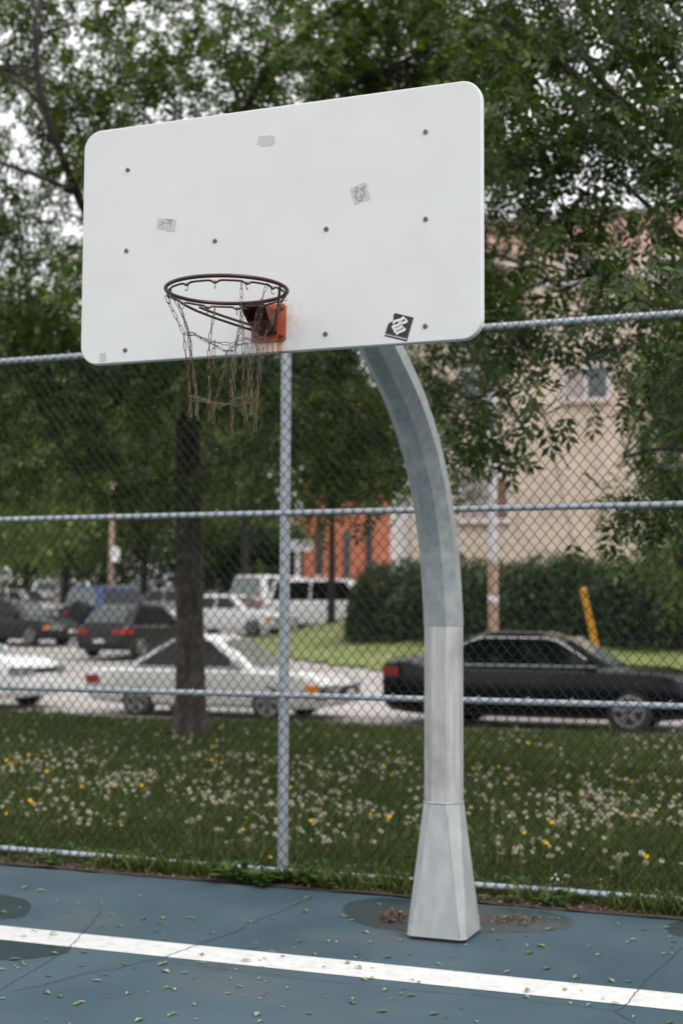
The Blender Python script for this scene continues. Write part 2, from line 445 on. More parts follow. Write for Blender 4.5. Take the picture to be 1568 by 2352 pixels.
# court slab, its cracks as a second material
mb = MB()
vs = [uv(-22, -14, 0), uv(22, -14, 0), uv(22, V_EDGE, 0), uv(-22, V_EDGE, 0)]
nu_ = 500
pts = [uv(-22, -14, 0), uv(22, -14, 0)] + [uv(22 - 44 * i / nu_, V_EDGE + .035 * mnoise.noise((i * .55, 1.7, 0)) + .012 * mnoise.noise((i * 2.1, 5, 0)) , 0) for i in range(nu_ + 1)]
pts = [p - ZV * .2 for p in pts]
mb.poly(pts, (0, 0, .2))
def ribbon(mb, P, w, z, mi):
    for i in range(len(P) - 1):
        a, b = P[i], P[i + 1]; d = (b - a)
        if d.length < 1e-6: continue
        s = Vector((-d.y, d.x, 0)).normalized() * w
        mb.add([(a - s) + ZV * z, (b - s) + ZV * z, (b + s) + ZV * z, (a + s) + ZV * z], [(0, 1, 2, 3)], mi)
def crack(zpts, o, s, w, amp=.012):
    P = [on_z(*src(a, b, o[0], o[1], s)) for a, b in zpts]
    Q = []
    for i in range(len(P) - 1):
        n = max(2, int((P[i + 1] - P[i]).length / .03))
        for k in range(n):
            q = P[i].lerp(P[i + 1], k / n); q += Vector((random.uniform(-amp, amp), random.uniform(-amp, amp), 0)) * .6
            Q.append(q)
    Q.append(P[-1]); ribbon(mb, Q, w * .5, .0045, 1)
Z7, Z6 = (0, 3000), (1200, 3000)
crack([(1400, 660), (1250, 730), (1110, 780), (1060, 815), (900, 870), (740, 930), (640, 950), (520, 985), (390, 1000), (300, 1025), (180, 1060), (70, 1080)], Z7, 1.12, .0055)
crack([(455, 720), (400, 790), (330, 870), (220, 950), (90, 1025), (0, 1075)], Z7, 1.12, .0045)
crack([(770, 955), (1090, 995), (1400, 1030), (1568, 1050)], Z7, 1.12, .0035)
crack([(200, 958), (400, 980), (800, 1015), (1290, 1070)], Z6, 1.0242, .003)
crack([(1568, 810), (1500, 870), (1400, 960), (1340, 1040), (1290, 1075), (1370, 1120)], Z6, 1.0242, .005)
tag(mb.build('court', [M['court'], M['crack']], fix=False), kind='structure')
mb = MB()
v0, v1 = 7.0156 * VV.y, 7.3204 * VV.y
NN = 120
top = [uv(-22 + 44 * i / NN, v1 + .004 * mnoise.noise((i * .9, 4, 0)), .002) for i in range(NN + 1)]
bot = [uv(-22 + 44 * i / NN, v0 + .004 * mnoise.noise((i * .9, 9, 0)), .002) for i in range(NN + 1)]
for i in range(NN):
    mb.add([bot[i], bot[i + 1], top[i + 1], top[i]], [(0, 1, 2, 3)])
tag(mb.build('court_line', M['line']), kind='structure')
# wet patches (traced outlines laid on the court)
def wet(name, pts, z=.0015, m='wet', jit=.02):
    P = [on_z(a, b) for a, b in pts]
    c = sum(P, Vector()) / len(P); Q = []
    for i in range(len(P)):
        a, b = P[i], P[(i + 1) % len(P)]
        for k in range(8):
            q = a.lerp(b, k / 8); r_ = q - c
            Q.append(q + r_ * (jit * 2.2 * mnoise.noise(q * 6)))
    # round the outline
    for _ in range(5): Q = [(Q[i - 1] + Q[i] * 2 + Q[(i + 1) % len(Q)]) / 4 for i in range(len(Q))]
    mb = MB(); n = len(Q)
    mb.add([c + ZV * z] + [q + ZV * z for q in Q], [(0, 1 + i, 1 + (i + 1) % n) for i in range(n)])
    tag(mb.build(name, M[m]), kind='structure')
wet('puddle', [(784, 2088), (800, 2072), (860, 2062), (930, 2064), (1000, 2070), (1010, 2120), (960, 2140), (860, 2132), (800, 2112)])
wet('puddle', [(1060, 2080), (1150, 2084), (1260, 2094), (1318, 2112), (1312, 2130), (1250, 2140), (1160, 2142), (1080, 2140), (1040, 2120)])
wet('puddle', [(-90, 2055), (0, 2052), (60, 2066), (75, 2082), (60, 2106), (0, 2112), (-90, 2110)])
wet('puddle', [(-90, 2158), (60, 2160), (170, 2170), (160, 2190), (60, 2205), (-90, 2205)])
wet('puddle', [(1525, 2125), (1600, 2105), (1680, 2105), (1680, 2160), (1540, 2150)], z=.001)

# far lawn, mound, left lawn
def patch(name, outline, zf, m, step=.8):
    """outline in (px,py,Y) world-ground points; filled as a grid clipped to the outline"""
    P = [Vector((p.x, p.y)) for p in outline]
    xs = [p.x for p in P]; ys = [p.y for p in P]
    def inside(x, y):
        c = False; n = len(P)
        for i in range(n):
            a, b = P[i], P[(i + 1) % n]
            if (a.y > y) != (b.y > y) and x < (b.x - a.x) * (y - a.y) / (b.y - a.y) + a.x: c = not c
        return c
    def edge(x, y):
        dm = 1e9
        for i in range(len(P)):
            a, b = P[i], P[(i + 1) % len(P)]; ab = b - a
            t = max(0, min(1, (Vector((x, y)) - a).dot(ab) / ab.length_squared))
            dm = min(dm, (a + ab * t - Vector((x, y))).length)
        return dm
    nx = int((max(xs) - min(xs)) / step) + 2; ny = int((max(ys) - min(ys)) / step) + 2
    idx = {}; vs = []; fs = []
    def vid(i, j):
        if (i, j) not in idx:
            x = min(xs) + i * step; y = min(ys) + j * step
            idx[(i, j)] = len(vs); vs.append((x, y, zf(x, y, edge(x, y) if inside(x, y) else 0)))
        return idx[(i, j)]
    for i in range(nx):
        for j in range(ny):
            if inside(min(xs) + (i + .5) * step, min(ys) + (j + .5) * step):
                fs.append((vid(i, j), vid(i + 1, j), vid(i + 1, j + 1), vid(i, j + 1)))
    mb = MB(); mb.add(vs, fs)
    return tag(mb.build(name, m, smooth=True), kind='structure')
def XY(px, Y): p = at(px, 1360, Y); return Vector((p.x, Y, 0))
mound_out = [XY(545, 43), XY(620, 39.5), XY(700, 37.2), XY(790, 35.5), XY(880, 34.0), XY(1000, 32), XY(1300, 29), XY(1800, 25.5), XY(2300, 31), XY(1800, 47), XY(1300, 49), XY(900, 49.5), XY(760, 49), XY(640, 49), XY(560, 47.5)]
def mound_z(x, y, e):
    return gz(x, y) + .05 + 1.0 * smooth(0, 5.0, e) + .03 * mnoise.noise((x, y, 0))
patch('grass_verge', mound_out, mound_z, M['mound'], .5)
patch('grass_verge', [XY(-300, 56), XY(150, 56), XY(190, 64), XY(120, 74), XY(-400, 74)], lambda x, y, e: gz(x, y) + .06 + .45 * smooth(0, 5, e), M['mound'], 1.0)

# ------------------------------------------------------------------ basketball hoop
BX, BY, BZ, BW, BH = -0.3021, 5.7346, 2.8773, 1.829, 1.0536
B0 = Vector((BX, BY, 0))
LARM, BXL = 2.3233, -.0566
HOOP = B0 + VV * LARM - TV * BXL
hoop = empty('basketball_hoop', HOOP, -R(YAW))
tag(hoop, 'basketball hoop with white rectangular backboard on a curved galvanised steel pole', 'basketball hoop')
HM = Matrix.Translation(HOOP) @ Matrix.Rotation(-R(YAW), 4, 'Z')
HMI = HM.inverted()
def loc_plane(px, py, axis, val):
    o = HMI @ C0; d = HMI.to_3x3() @ ray(px, py)
    return o + d * ((val - o[axis]) / d[axis])
YF = -LARM                         # board front face, local y
def octo(a, c, cx, cy, z, bulge=1.0):
    """square half-side a with chamfer c, 8 points"""
    b = a - c
    return [Vector((cx + x, cy + y, z)) for x, y in ((a, -b), (a, b), (b, a), (-b, a), (-a, b), (-a, -b), (-b, -a), (b, -a))]
K8 = 1 - math.tan(R(22.5))
# flared base
zt = loc_plane(1019, 1840, 0, 0).z
mb = MB()
mb.loft([octo(.171, .030, 0, 0, .020), octo(.170, .030, 0, 0, .024)] + [octo(.170 + (.104 - .170) * t, .030 + (.104 * K8 - .030) * t, 0, 0, .024 + (zt - .024) * t) for t in (.25, .5, .75, 1)])
base = mb.build('flared_base', M['galv_base'], hoop, fix=True)
mb = MB(); mb.loft([octo(.158, .03, 0, 0, .0025), octo(.158, .03, 0, 0, .032)]); mb.build('base_plate', M['dark'], hoop, fix=True)  # inset plate; its near-black colour paints the shade of the gap under the base
mb = MB()
ring = octo(.1045, .1045 * K8, 0, 0, zt)
mb.tube(ring, .0045, 8, closed=True); mb.build('weld_bead', M['galv'], hoop, smooth=True)
# long seam on base
mb = MB(); sp_ = [octo(.1685 + (.1045 - .1685) * t, .030 + (.104 * K8 - .030) * t, 0, 0, .034 + (zt - .034) * t)[7] for t in np.linspace(0, 1, 12)]
mb.tube([p + Vector((random.uniform(-.0006, .0006), -.0003, 0)) for p in sp_], .0022, 6); mb.build('seam_weld', M['galv'], hoop, smooth=True)
# lower tube and curved arm: trace of the tube axis in the plane local x = 0
axis_px = [(1021, 1437), (1017.5, 1343), (1003, 1191), (990, 1120), (975.5, 1055), (957, 985), (935, 916), (906, 858), (874, 804)]
ax = [loc_plane(a, b, 0, 0) for a, b in axis_px]
z_seam = ax[0].z
mb = MB()
a_ = .1015
mb.loft([octo(a_, a_ * K8, 0, 0, zt - .002), octo(a_, a_ * K8, 0, 0, z_seam + .08)])
mb.build('lower_pole', M['galv_low'], hoop, fix=True)
# smooth arm axis: vertical start, then a quarter-like sweep forward to the board bracket
yend, zend = YF + .17, None
ctrl = [Vector((0, 0, z_seam))] + [Vector((0, min(0, p.y), p.z)) for p in ax[1:]]
last, prev = ctrl[-1], ctrl[-2]
for f_, dz in ((.25, .16), (.5, .27), (.75, .335), (1.0, .365)):
    ctrl.append(Vector((0, last.y + (yend - last.y) * f_, last.z + dz)))
def resample(P, n, it=6):
    for _ in range(it):
        P = [P[0]] + [(P[i - 1] + P[i] * 2 + P[i + 1]) / 4 for i in range(1, len(P) - 1)] + [P[-1]]
    d = [0]
    for i in range(len(P) - 1): d.append(d[-1] + (P[i + 1] - P[i]).length)
    out = []
    for k in range(n):
        s = d[-1] * k / (n - 1); i = max(j for j in range(len(d)) if d[j] <= s + 1e-9); i = min(i, len(P) - 2)
        t = (s - d[i]) / (d[i + 1] - d[i]); out.append(P[i].lerp(P[i + 1], t))
    return out
arm_pts = resample(resample(ctrl, 40, 1), 34, 8)
rings = []
for i, p in enumerate(arm_pts):
    t = (arm_pts[min(i + 1, len(arm_pts) - 1)] - arm_pts[max(i - 1, 0)]).normalized()
    if i == 0: t = Vector((0, 0, 1))
    xv = Vector((1, 0, 0)); yv = t.cross(xv).normalized()
    f_ = i / (len(arm_pts) - 1); a_ = .1045 - .012 * f_; b_ = a_ * (1 - K8)
    rings.append([p + xv * x + yv * y for x, y in ((a_, -b_), (a_, b_), (b_, a_), (-b_, a_), (-a_, b_), (-a_, -b_), (-b_, -a_), (b_, -a_))])
mb = MB(); mb.loft(rings); arm = mb.build('curved_arm', M['galv'], hoop, fix=True)
mb = MB()
mb.tube([Vector((p.x + .030, p.y, p.z)) + ((arm_pts[min(i + 1, 33)] - arm_pts[max(i - 1, 0)]).normalized().cross(Vector((1, 0, 0)))) * 0 + Vector((.1045 - .012 * i / 33 - .030, 0, 0)) + (Vector((0, -1, 0)) if i < 1 else -((arm_pts[min(i + 1, 33)] - arm_pts[max(i - 1, 0)]).normalized().cross(Vector((-1, 0, 0))))) * 0 for i, p in enumerate(arm_pts[:20])], .0012, 5)
# mounting frame behind the board
zc = arm_pts[-1].z
mb = MB()
mb.box(-.24, .24, YF + .12, YF + .16, zc - .14, zc + .14)
for sx in (-1, 1):
    for sz in (-1, 1):
        mb.tube([(sx * .2, YF + .13, zc + sz * .1), (sx * .62, YF + .06, BZ + BH / 2 + sz * .30)], .018, 8)
mb.box(-.66, .66, YF + .035, YF + .075, BZ + BH / 2 + .28, BZ + BH / 2 + .33)
mb.box(-.66, .66, YF + .035, YF + .075, BZ + BH / 2 - .33, BZ + BH / 2 - .28)
mb.build('mounting_frame', M['galv'], hoop, fix=True)
# backboard
def rrect(w, h, r, y, n=10):
    out = []
    for cx, cz, a0 in ((w / 2 - r, h / 2 - r, 0), (-w / 2 + r, h / 2 - r, 90), (-w / 2 + r, -h / 2 + r, 180), (w / 2 - r, -h / 2 + r, 270)):
        for k in range(n + 1):
            a = R(a0 + 90 * k / n); out.append(Vector((BXL + cx + r * math.cos(a), y, BZ + BH / 2 + cz + r * math.sin(a))))
    return out
mb = MB()
mb.loft([rrect(BW - .05, BH - .05, .06, YF + .034), rrect(BW, BH, .085, YF + .034), rrect(BW, BH, .085, YF + .006), rrect(BW - .003, BH - .003, .0835, YF + .002), rrect(BW - .010, BH - .010, .08, YF)])
board = mb.build('backboard', M['board'], hoop, fix=True, smooth=True, sharp=18)
for px, py in ((294, 390), (291, 576), (288, 804), (494, 553), (749, 526), (747, 767), (977, 303), (977, 503), (976, 749)):
    p = loc_plane(px, py, 1, YF)
    mb = MB(); q = []
    prof = [(.0001, -.0035), (.005, -.0045), (.009, -.004), (.0112, -.0015), (.0115, .0)]
    rings = [[Vector((p.x + r_ * math.cos(2 * math.pi * k / 14), YF + y_, p.z + r_ * math.sin(2 * math.pi * k / 14))) for k in range(14)] for r_, y_ in prof]
    mb.loft(rings, cap=False); bo = mb.build('bolt', M['bolt'], board, fix=True)
    mb = MB(); mb.loft([[Vector((p.x + r_ * math.cos(math.pi * k / 3), YF + y_, p.z + r_ * math.sin(math.pi * k / 3))) for k in range(6)] for r_, y_ in ((.0048, -.0062), (.0055, -.0035))])
    mb.build('bolt_core', M['boltd'], bo, fix=True)
# stickers
def stk(mb, zpts, o, s, y, th=.0006):
    P = [loc_plane(*src(a, b, o[0], o[1], s), 1, YF) for a, b in zpts]
    P = [Vector((p.x, YF - y, p.z)) for p in P]
    mb.poly(P, (0, -th, 0))
ZS, SS = (1500, 1230), 8.711
mb = MB(); stk(mb, [(690, 192), (1340, 352), (1100, 1187), (325, 1000), (440, 610), (490, 545), (590, 490), (635, 440), (640, 270)], ZS, SS, .0004)
stick = mb.build('sticker', M['sticker_black'], board, fix=True)
stick['label'] = 'black sticker with white swirling emblem and lettering'
mb = MB()
stk(mb, [(960, 290), (1050, 360), (1125, 440), (1138, 480), (1110, 535), (1040, 570), (975, 582), (915, 568), (930, 590), (965, 630), (972, 690), (950, 740), (985, 720), (1010, 685), (1050, 710), (1072, 765), (1050, 810), (960, 860), (870, 885), (810, 920), (765, 978), (715, 905), (670, 870), (640, 820), (637, 775), (600, 735), (577, 680), (590, 640), (650, 600), (620, 570), (605, 530), (620, 480), (680, 435), (780, 412), (870, 385), (930, 350), (958, 310)], ZS, SS, .0012)
mb.mi = 1
for q in ([(1015, 385), (1050, 430), (1045, 460), (990, 490), (930, 497), (865, 485), (940, 470), (985, 440)], [(655, 590), (690, 540), (740, 510), (830, 495), (820, 530), (770, 570), (700, 595)],
          [(905, 570), (915, 600), (895, 635), (850, 665), (780, 690), (720, 715), (675, 745), (700, 705), (760, 675), (830, 650), (880, 620)],
          [(1005, 695), (985, 735), (930, 770), (860, 795), (790, 820), (750, 845), (722, 865), (750, 815), (800, 785), (870, 765), (930, 735), (970, 700)]):
    stk(mb, q, ZS, SS, .0022)
mb.build('emblem', [M['sticker_white'], M['sticker_black']], stick, fix=False)
# lettering from the built-in font, as mesh
fc = bpy.data.curves.new('lettering', 'FONT'); fc.body = 'ROCAWEAR'; fc.size = 1; fc.offset = 0.012
fo = bpy.data.objects.new('lettering_src', fc); col.objects.link(fo)
bpy.context.view_layer.update()
tm = bpy.data.meshes.new_from_object(fo.evaluated_get(bpy.context.evaluated_depsgraph_get()))
bpy.data.objects.remove(fo)
bl = loc_plane(*src(345, 965, *ZS, SS), 1, YF); br = loc_plane(*src(1095, 1135, *ZS, SS), 1, YF); tl = loc_plane(*src(358, 905, *ZS, SS), 1, YF)
xs = [v.co.x for v in tm.vertices]; ys = [v.co.y for v in tm.vertices]
for v in tm.vertices:
    a = (v.co.x - min(xs)) / (max(xs) - min(xs)); b = (v.co.y - min(ys)) / (max(ys) - min(ys))
    p = bl + (br - bl) * a + (tl - bl) * b
    v.co = Vector((p.x, YF - .0014, p.z))
tm.materials.append(M['sticker_white'])
lo = bpy.data.objects.new('lettering', tm); col.objects.link(lo); lo.parent = stick
# taped paper stickers
def tape_sticker(outline, o, s, marks, w=3, lab=None):
    mb = MB(); stk(mb, outline, o, s, .0003, .0004); st = mb.build('sticker', M['tape'], board, fix=True)
    if lab: st['label'] = lab
    mb = MB()
    for mk in marks:
        P = [loc_plane(*src(a, b, o[0], o[1], s), 1, YF) for a, b in mk]
        for i in range(len(P) - 1):
            a, b = P[i], P[i + 1]; d = (b - a); n_ = Vector((-d.z, 0, d.x)).normalized() * w * .0004
            y = Vector((0, -.0012, 0))
            mb.poly([a - n_ + y, b - n_ + y, b + n_ + y, a + n_ + y], (0, -.0004, 0))
    if marks: mb.build('scribble', M['ink'], st)
tape_sticker([(470, 480), (960, 280), (1080, 300), (1120, 560), (1180, 700), (1190, 920), (900, 990), (640, 1110), (560, 900), (480, 600)], (1350, 700), 9.22,
             [[(670, 490), (730, 450)], [(680, 530), (735, 500)], [(620, 620), (690, 600), (770, 580)], [(640, 690), (720, 660)], [(820, 540), (870, 480)], [(900, 520), (960, 440), (1035, 395)], [(920, 500), (990, 470)], [(870, 600), (930, 560), (990, 560)],
              [(620, 820), (680, 760), (710, 810)], [(690, 840), (740, 920), (800, 950), (870, 910)], [(840, 740), (900, 700)], [(800, 830), (900, 780)], [(870, 900), (960, 800), (990, 700), (1000, 630), (960, 620)], [(850, 940), (880, 980)]], 4, 'torn paper sticker with dark scribbled marks')
tape_sticker([(450, 350), (1200, 410), (1170, 900), (780, 900), (770, 830), (380, 810)], (590, 840), 10.45,
             [[(730, 375), (920, 400), (1070, 410)], [(650, 450), (620, 660)], [(920, 400), (900, 550)], [(970, 420), (950, 600)], [(1000, 430), (960, 680)], [(660, 530), (900, 550)], [(515, 610), (590, 590)], [(590, 490), (620, 475)], [(650, 720), (700, 710)], [(510, 690), (540, 680)]], 2.2, 'pale tape sticker with faint grid marks')
tape_sticker([(410, 320), (1030, 250), (1190, 330), (1210, 640), (1060, 740), (520, 800), (490, 720), (350, 710)], (1000, 520), 12.06, [], 2, 'faint greyish glue residue patch')
tape_sticker([(770, 890), (980, 870), (990, 1130), (850, 1160), (780, 1150)], (300, 1300), 7.84, [], 2, 'faint square of glue residue at the corner')

# rim: main ring, net rail, loops, braces, bracket
RO, RZ, RR = .4205, 3.05, .2365
RC = Vector((BXL, YF - RO, RZ))
def rp(a, r=RR, dz=0.0): return RC + Vector((r * math.cos(a), r * math.sin(a), dz))
mb = MB(); mb.tube([rp(2 * math.pi * k / 72) for k in range(72)], .0078, 12, closed=True)
rim = mb.build('rim', M['rim'], hoop, smooth=True)
mb = MB(); P = []
for k in range(360):
    a = 2 * math.pi * k / 360; ph = (a * 12 / (2 * math.pi)) % 1
    dip = math.exp(-((ph - .5) / .10) ** 2)
    P.append(rp(a, RR - .006, -.020 - .010 * dip + .004))
mb.tube(P, .0042, 8, closed=True); mb.build('net_rail', M['rim'], rim, smooth=True)
ZR, SR = (550, 1050), 2.24
def zr(zx, zy): return src(zx, zy, *ZR, SR)
pb1 = loc_plane(*zr(1180, 655), 1, YF - .02); 
mb = MB()
def rod(pts): 
    mb.tube(resample([Vector(p) for p in pts], 14, 2), .0055, 8)
a1 = loc_plane(*zr(425, 380), 2, 3.028); a2 = loc_plane(*zr(560, 402), 2, 3.028)
b1 = loc_plane(*zr(540, 455), 2, 2.99); b2 = loc_plane(*zr(690, 462), 2, 2.995)
# keep rods inside sensible depth range
def fixd(p, y): 
    o = HMI @ C0; d = (p - o); return o + d * ((y - o.y) / d.y)
rod([fixd(a1, RC.y - .12), fixd(a1, RC.y - .10).lerp(fixd(b1, RC.y - .04), .5), fixd(b1, RC.y - .04), loc_plane(*zr(1010, 605), 1, YF - .10), pb1])
rod([fixd(a2, RC.y - .18), fixd(a2, RC.y - .17).lerp(fixd(b2, RC.y - .08), .5), fixd(b2, RC.y - .08), loc_plane(*zr(1060, 570), 1, YF - .09), loc_plane(*zr(1190, 620), 1, YF - .02)])
rod([rp(R(-5), RR, -.012), loc_plane(*zr(1290, 430), 1, YF - .16), loc_plane(*zr(1215, 640), 1, YF - .03)])
mb.build('support_rod', M['brace'], rim, smooth=True)
pl = [loc_plane(*zr(*q), 1, YF) for q in ((1030, 392), (1330, 398), (1325, 712), (1035, 735))]
cx = sum(p.x for p in pl) / 4; x0, x1 = cx - .078, cx + .078; z0, z1 = min(p.z for p in pl) + .004, max(p.z for p in pl)
mb = MB()
mb.poly([Vector((x, YF - .0005, z)) for x, z in ((x0 + .012, z0), (x1 - .012, z0), (x1, z0 + .012), (x1, z1 - .012), (x1 - .012, z1), (x0 + .012, z1), (x0, z1 - .012), (x0, z0 + .012))], (0, -.007, 0))
plate = mb.build('mounting_plate', M['plate'], rim, fix=True)
mb = MB()   # bracket: top flange reaching the ring and two gussets
mb.poly([Vector((cx - .045, YF - .007, RZ - .008)), Vector((cx + .045, YF - .007, RZ - .008)), Vector((cx + .052, YF - .19, RZ - .008)), Vector((cx - .052, YF - .19, RZ - .008))], (0, 0, .006))
for sx in (-1, 1):
    x = cx + sx * .038
    mb.poly([Vector((x, YF - .007, RZ - .009)), Vector((x + sx * .014, YF - .17, RZ - .009)), Vector((x + sx * .008, YF - .11, RZ - .06)), Vector((x, YF - .007, z0 + .03))], (.004 * sx, 0, 0))
mb.poly([Vector((cx - .037, YF - .008, z0 + .028)), Vector((cx + .037, YF - .008, z0 + .028)), Vector((cx + .042, YF - .11, RZ - .062)), Vector((cx - .042, YF - .11, RZ - .062))], (0, -.003, .003))
mb.build('bracket', M['bracket'], rim, fix=True)
for px_, pz_ in ((x0 + .02, z0 + .022), (x1 - .02, z0 + .022), (x0 + .02, z1 - .022), (x1 - .02, z1 - .022)):
    mb = MB(); mb.loft([[Vector((px_ + r_ * math.cos(math.pi * k / 3), YF - .0075 + y_, pz_ + r_ * math.sin(math.pi * k / 3))) for k in range(6)] for r_, y_ in ((.0085, 0), (.0085, -.006), (.006, -.008))])
    mb.build('plate_bolt', M['boltd'], rim, fix=True)

# chain net: every strand is a run of real links
def link(mb, p, d, up, L=.0385, w=.014, r=.00145, ns=16):
    d = d.normalized(); s = (up - d * up.dot(d)).normalized()
    pts = []
    hl = L / 2 - w / 2; hw = w / 2 - r
    for k in range(ns):
        a = 2 * math.pi * k / ns
        cx_, sy_ = math.cos(a), math.sin(a)
        pts.append(p + d * ((hl if cx_ >= 0 else -hl) + hw * cx_) + s * (hw * sy_))
    mb.tube(pts, r, 5, closed=True)
def chain(zpts, s_front, s_end=None, loose=False, name='chain_strand', pitch=.0335):
    P = []
    n = len(zpts)
    for i, (a, b) in enumerate(zpts):
        s = s_front if s_end is None else s_front + (s_end - s_front) * i / (n - 1)
        k = max(0, min(1, (b - 250) / 1250))
        s *= (1 - .42 * k)
        P.append(HMI @ at(*zr(a, b), (HM @ RC).y + s * .225))
    d = [0]
    for i in range(n - 1): d.append(d[-1] + (P[i + 1] - P[i]).length)
    mb = MB(); N = max(1, int(round(d[-1] / pitch))); pitch_ = d[-1] / N
    flip = random.random() < .5; tw = random.uniform(0, 1.2)
    def pos(s):
        i = min(max(j for j in range(n) if d[j] <= s + 1e-9), n - 2)
        return P[i].lerp(P[i + 1], (s - d[i]) / max(1e-6, d[i + 1] - d[i]))
    for k in range(N):
        a, b = pos(k * pitch_), pos(min(d[-1], (k + 1) * pitch_))
        v_ = (b - a)
        upv = Vector((1, 0, 0)) if (k % 2 == 0) != flip else Vector((0, 1, 0))
        if abs(v_.normalized().dot(upv)) > .9: upv = Vector((0, 0, 1))
        ang = tw + random.uniform(-.35, .35)
        upv = Matrix.Rotation(ang, 3, v_.normalized()) @ upv
        link(mb, (a + b) / 2, v_, upv)
    return mb
net_strands = [
    ([(255, 300), (340, 480), (415, 635), (430, 800), (455, 980), (470, 1190), (478, 1380)], -.1),
    ([(300, 275), (390, 420), (470, 650), (490, 900), (520, 1100), (535, 1280), (540, 1415)], -.55),
    ([(350, 320), (420, 520), (455, 640), (470, 780), (500, 1000), (528, 1180), (530, 1370)], .25),
    ([(697, 395), (670, 550), (645, 700), (638, 880), (645, 1180), (642, 1415)], -.98),
    ([(695, 700), (680, 850), (675, 975)], -.5),
    ([(932, 165), (932, 330), (922, 520), (905, 640), (880, 740), (875, 900), (865, 1100), (850, 1270), (845, 1528)], .97),
    ([(932, 400), (940, 520), (950, 700), (950, 960), (945, 1120), (948, 1368)], -.95),
    ([(1165, 190), (1135, 270), (1105, 360), (1060, 490), (1040, 640), (1022, 800), (1025, 900), (1018, 1100), (1015, 1362)], .72),
    ([(1122, 385), (1100, 500), (1075, 590), (1050, 690), (1085, 800), (1082, 1000), (1070, 1180), (1052, 1518)], -.75),
    ([(1290, 340), (1240, 440), (1190, 560), (1140, 670), (1120, 800), (1105, 960), (1080, 1130), (1066, 1250), (1060, 1385)], -.3),
    ([(800, 800), (800, 870), (770, 1000), (720, 1190), (680, 1300), (677, 1442)], -.6),
    ([(838, 790), (845, 940), (840, 1100), (838, 1200)], .4),
    ([(985, 740), (1000, 930), (985, 1120), (970, 1300), (968, 1432)], .5),
    ([(430, 640), (500, 640), (570, 680), (650, 720), (740, 765), (800, 805), (850, 790), (885, 740), (900, 640), (935, 590), (1020, 585)], -.6),
    ([(450, 630), (540, 650), (640, 705), (760, 725), (830, 730), (900, 700), (940, 670), (1050, 700)], .35),
    ([(800, 815), (790, 780), (870, 740), (960, 735), (1040, 700), (1135, 675)], -.25),
    ([(1020, 585), (1035, 640), (1060, 690), (1120, 680)], -.1),
    ([(480, 1200), (510, 1190), (575, 1220), (640, 1250), (700, 1280), (790, 1285), (850, 1250), (940, 1195), (1030, 1180), (1045, 1250), (1065, 1265)], -.7),
    ([(500, 1240), (620, 1235), (700, 1265), (870, 1275), (1000, 1258)], .6)]
net = empty('chain_net', (0, 0, 0)); net.parent = hoop
for zp, s in net_strands:
    chain(zp, s).build('chain_strand', M['chain'], net, smooth=True)
# hooks holding the net on the rail
for a in range(12):
    mb = MB()
    an = R(15 + 30 * a); p = rp(an, RR - .006, -.028)
    o_ = Vector((math.cos(an), math.sin(an), 0))
    mb.tube([p + Vector((0, 0, .006)) + o_ * .008, p + Vector((0, 0, .012)), p - o_ * .008 + Vector((0, 0, .004)), p - o_ * .006 - Vector((0, 0, .012)), p + o_ * .002 - Vector((0, 0, .02)), p + o_ * .009 - Vector((0, 0, .014))], .0016, 6)
    mb.build('net_hook', M['chain'], net, smooth=True)

# ------------------------------------------------------------------ chain-link fence
fence = empty('chain_link_fence', uv(0, V_FENCE), -R(YAW))
tag(fence, 'tall chain link fence with galvanised rails between the blue court and the lawn', 'fence')
UP = (HMI @ Vector((0, 0, 0))).x * 0
pw = Vector((0, 9.2475, 0)) + TV * -.4278
u_post = pw.dot(TV); U0, U1 = -7.2, 7.2
RAILZ = (3.6506, 2.4661, 1.2332, .07)
for du in (-6.1, -3.05, 0, 3.05, 6.1):
    x = u_post + du
    mb = MB(); mb.tube([(x, .045, -.1), (x, .045, 3.66)], .036, 20)
    po = mb.build('post', M['rail'], fence, smooth=True, sharp=40)
    mb = MB(); rg = [[Vector((x + r_ * math.cos(2 * math.pi * k / 16), .045 + r_ * math.sin(2 * math.pi * k / 16), z_)) for k in range(16)] for r_, z_ in ((.039, 3.655), (.039, 3.675), (.03, 3.70), (.012, 3.712))]
    mb.loft(rg); mb.build('post_cap', M['rail'], po, smooth=True)
for i, z in enumerate(RAILZ):
    xa = U0; 
    mb = MB(); n_ = 40
    y_ = .045 if i in (0,) else .040
    rr = .0225 if i == 0 else .0205
    mb.tube([(U0 + (U1 - U0) * k / n_, .004 + rr if i != 3 else .002 + rr, z + (.004 * math.sin(k * .5) if i == 3 else .0)) for k in range(n_ + 1)], rr, 16)
    mb.build('top_rail' if i == 0 else 'rail', M['rail'], fence, smooth=True, sharp=40)
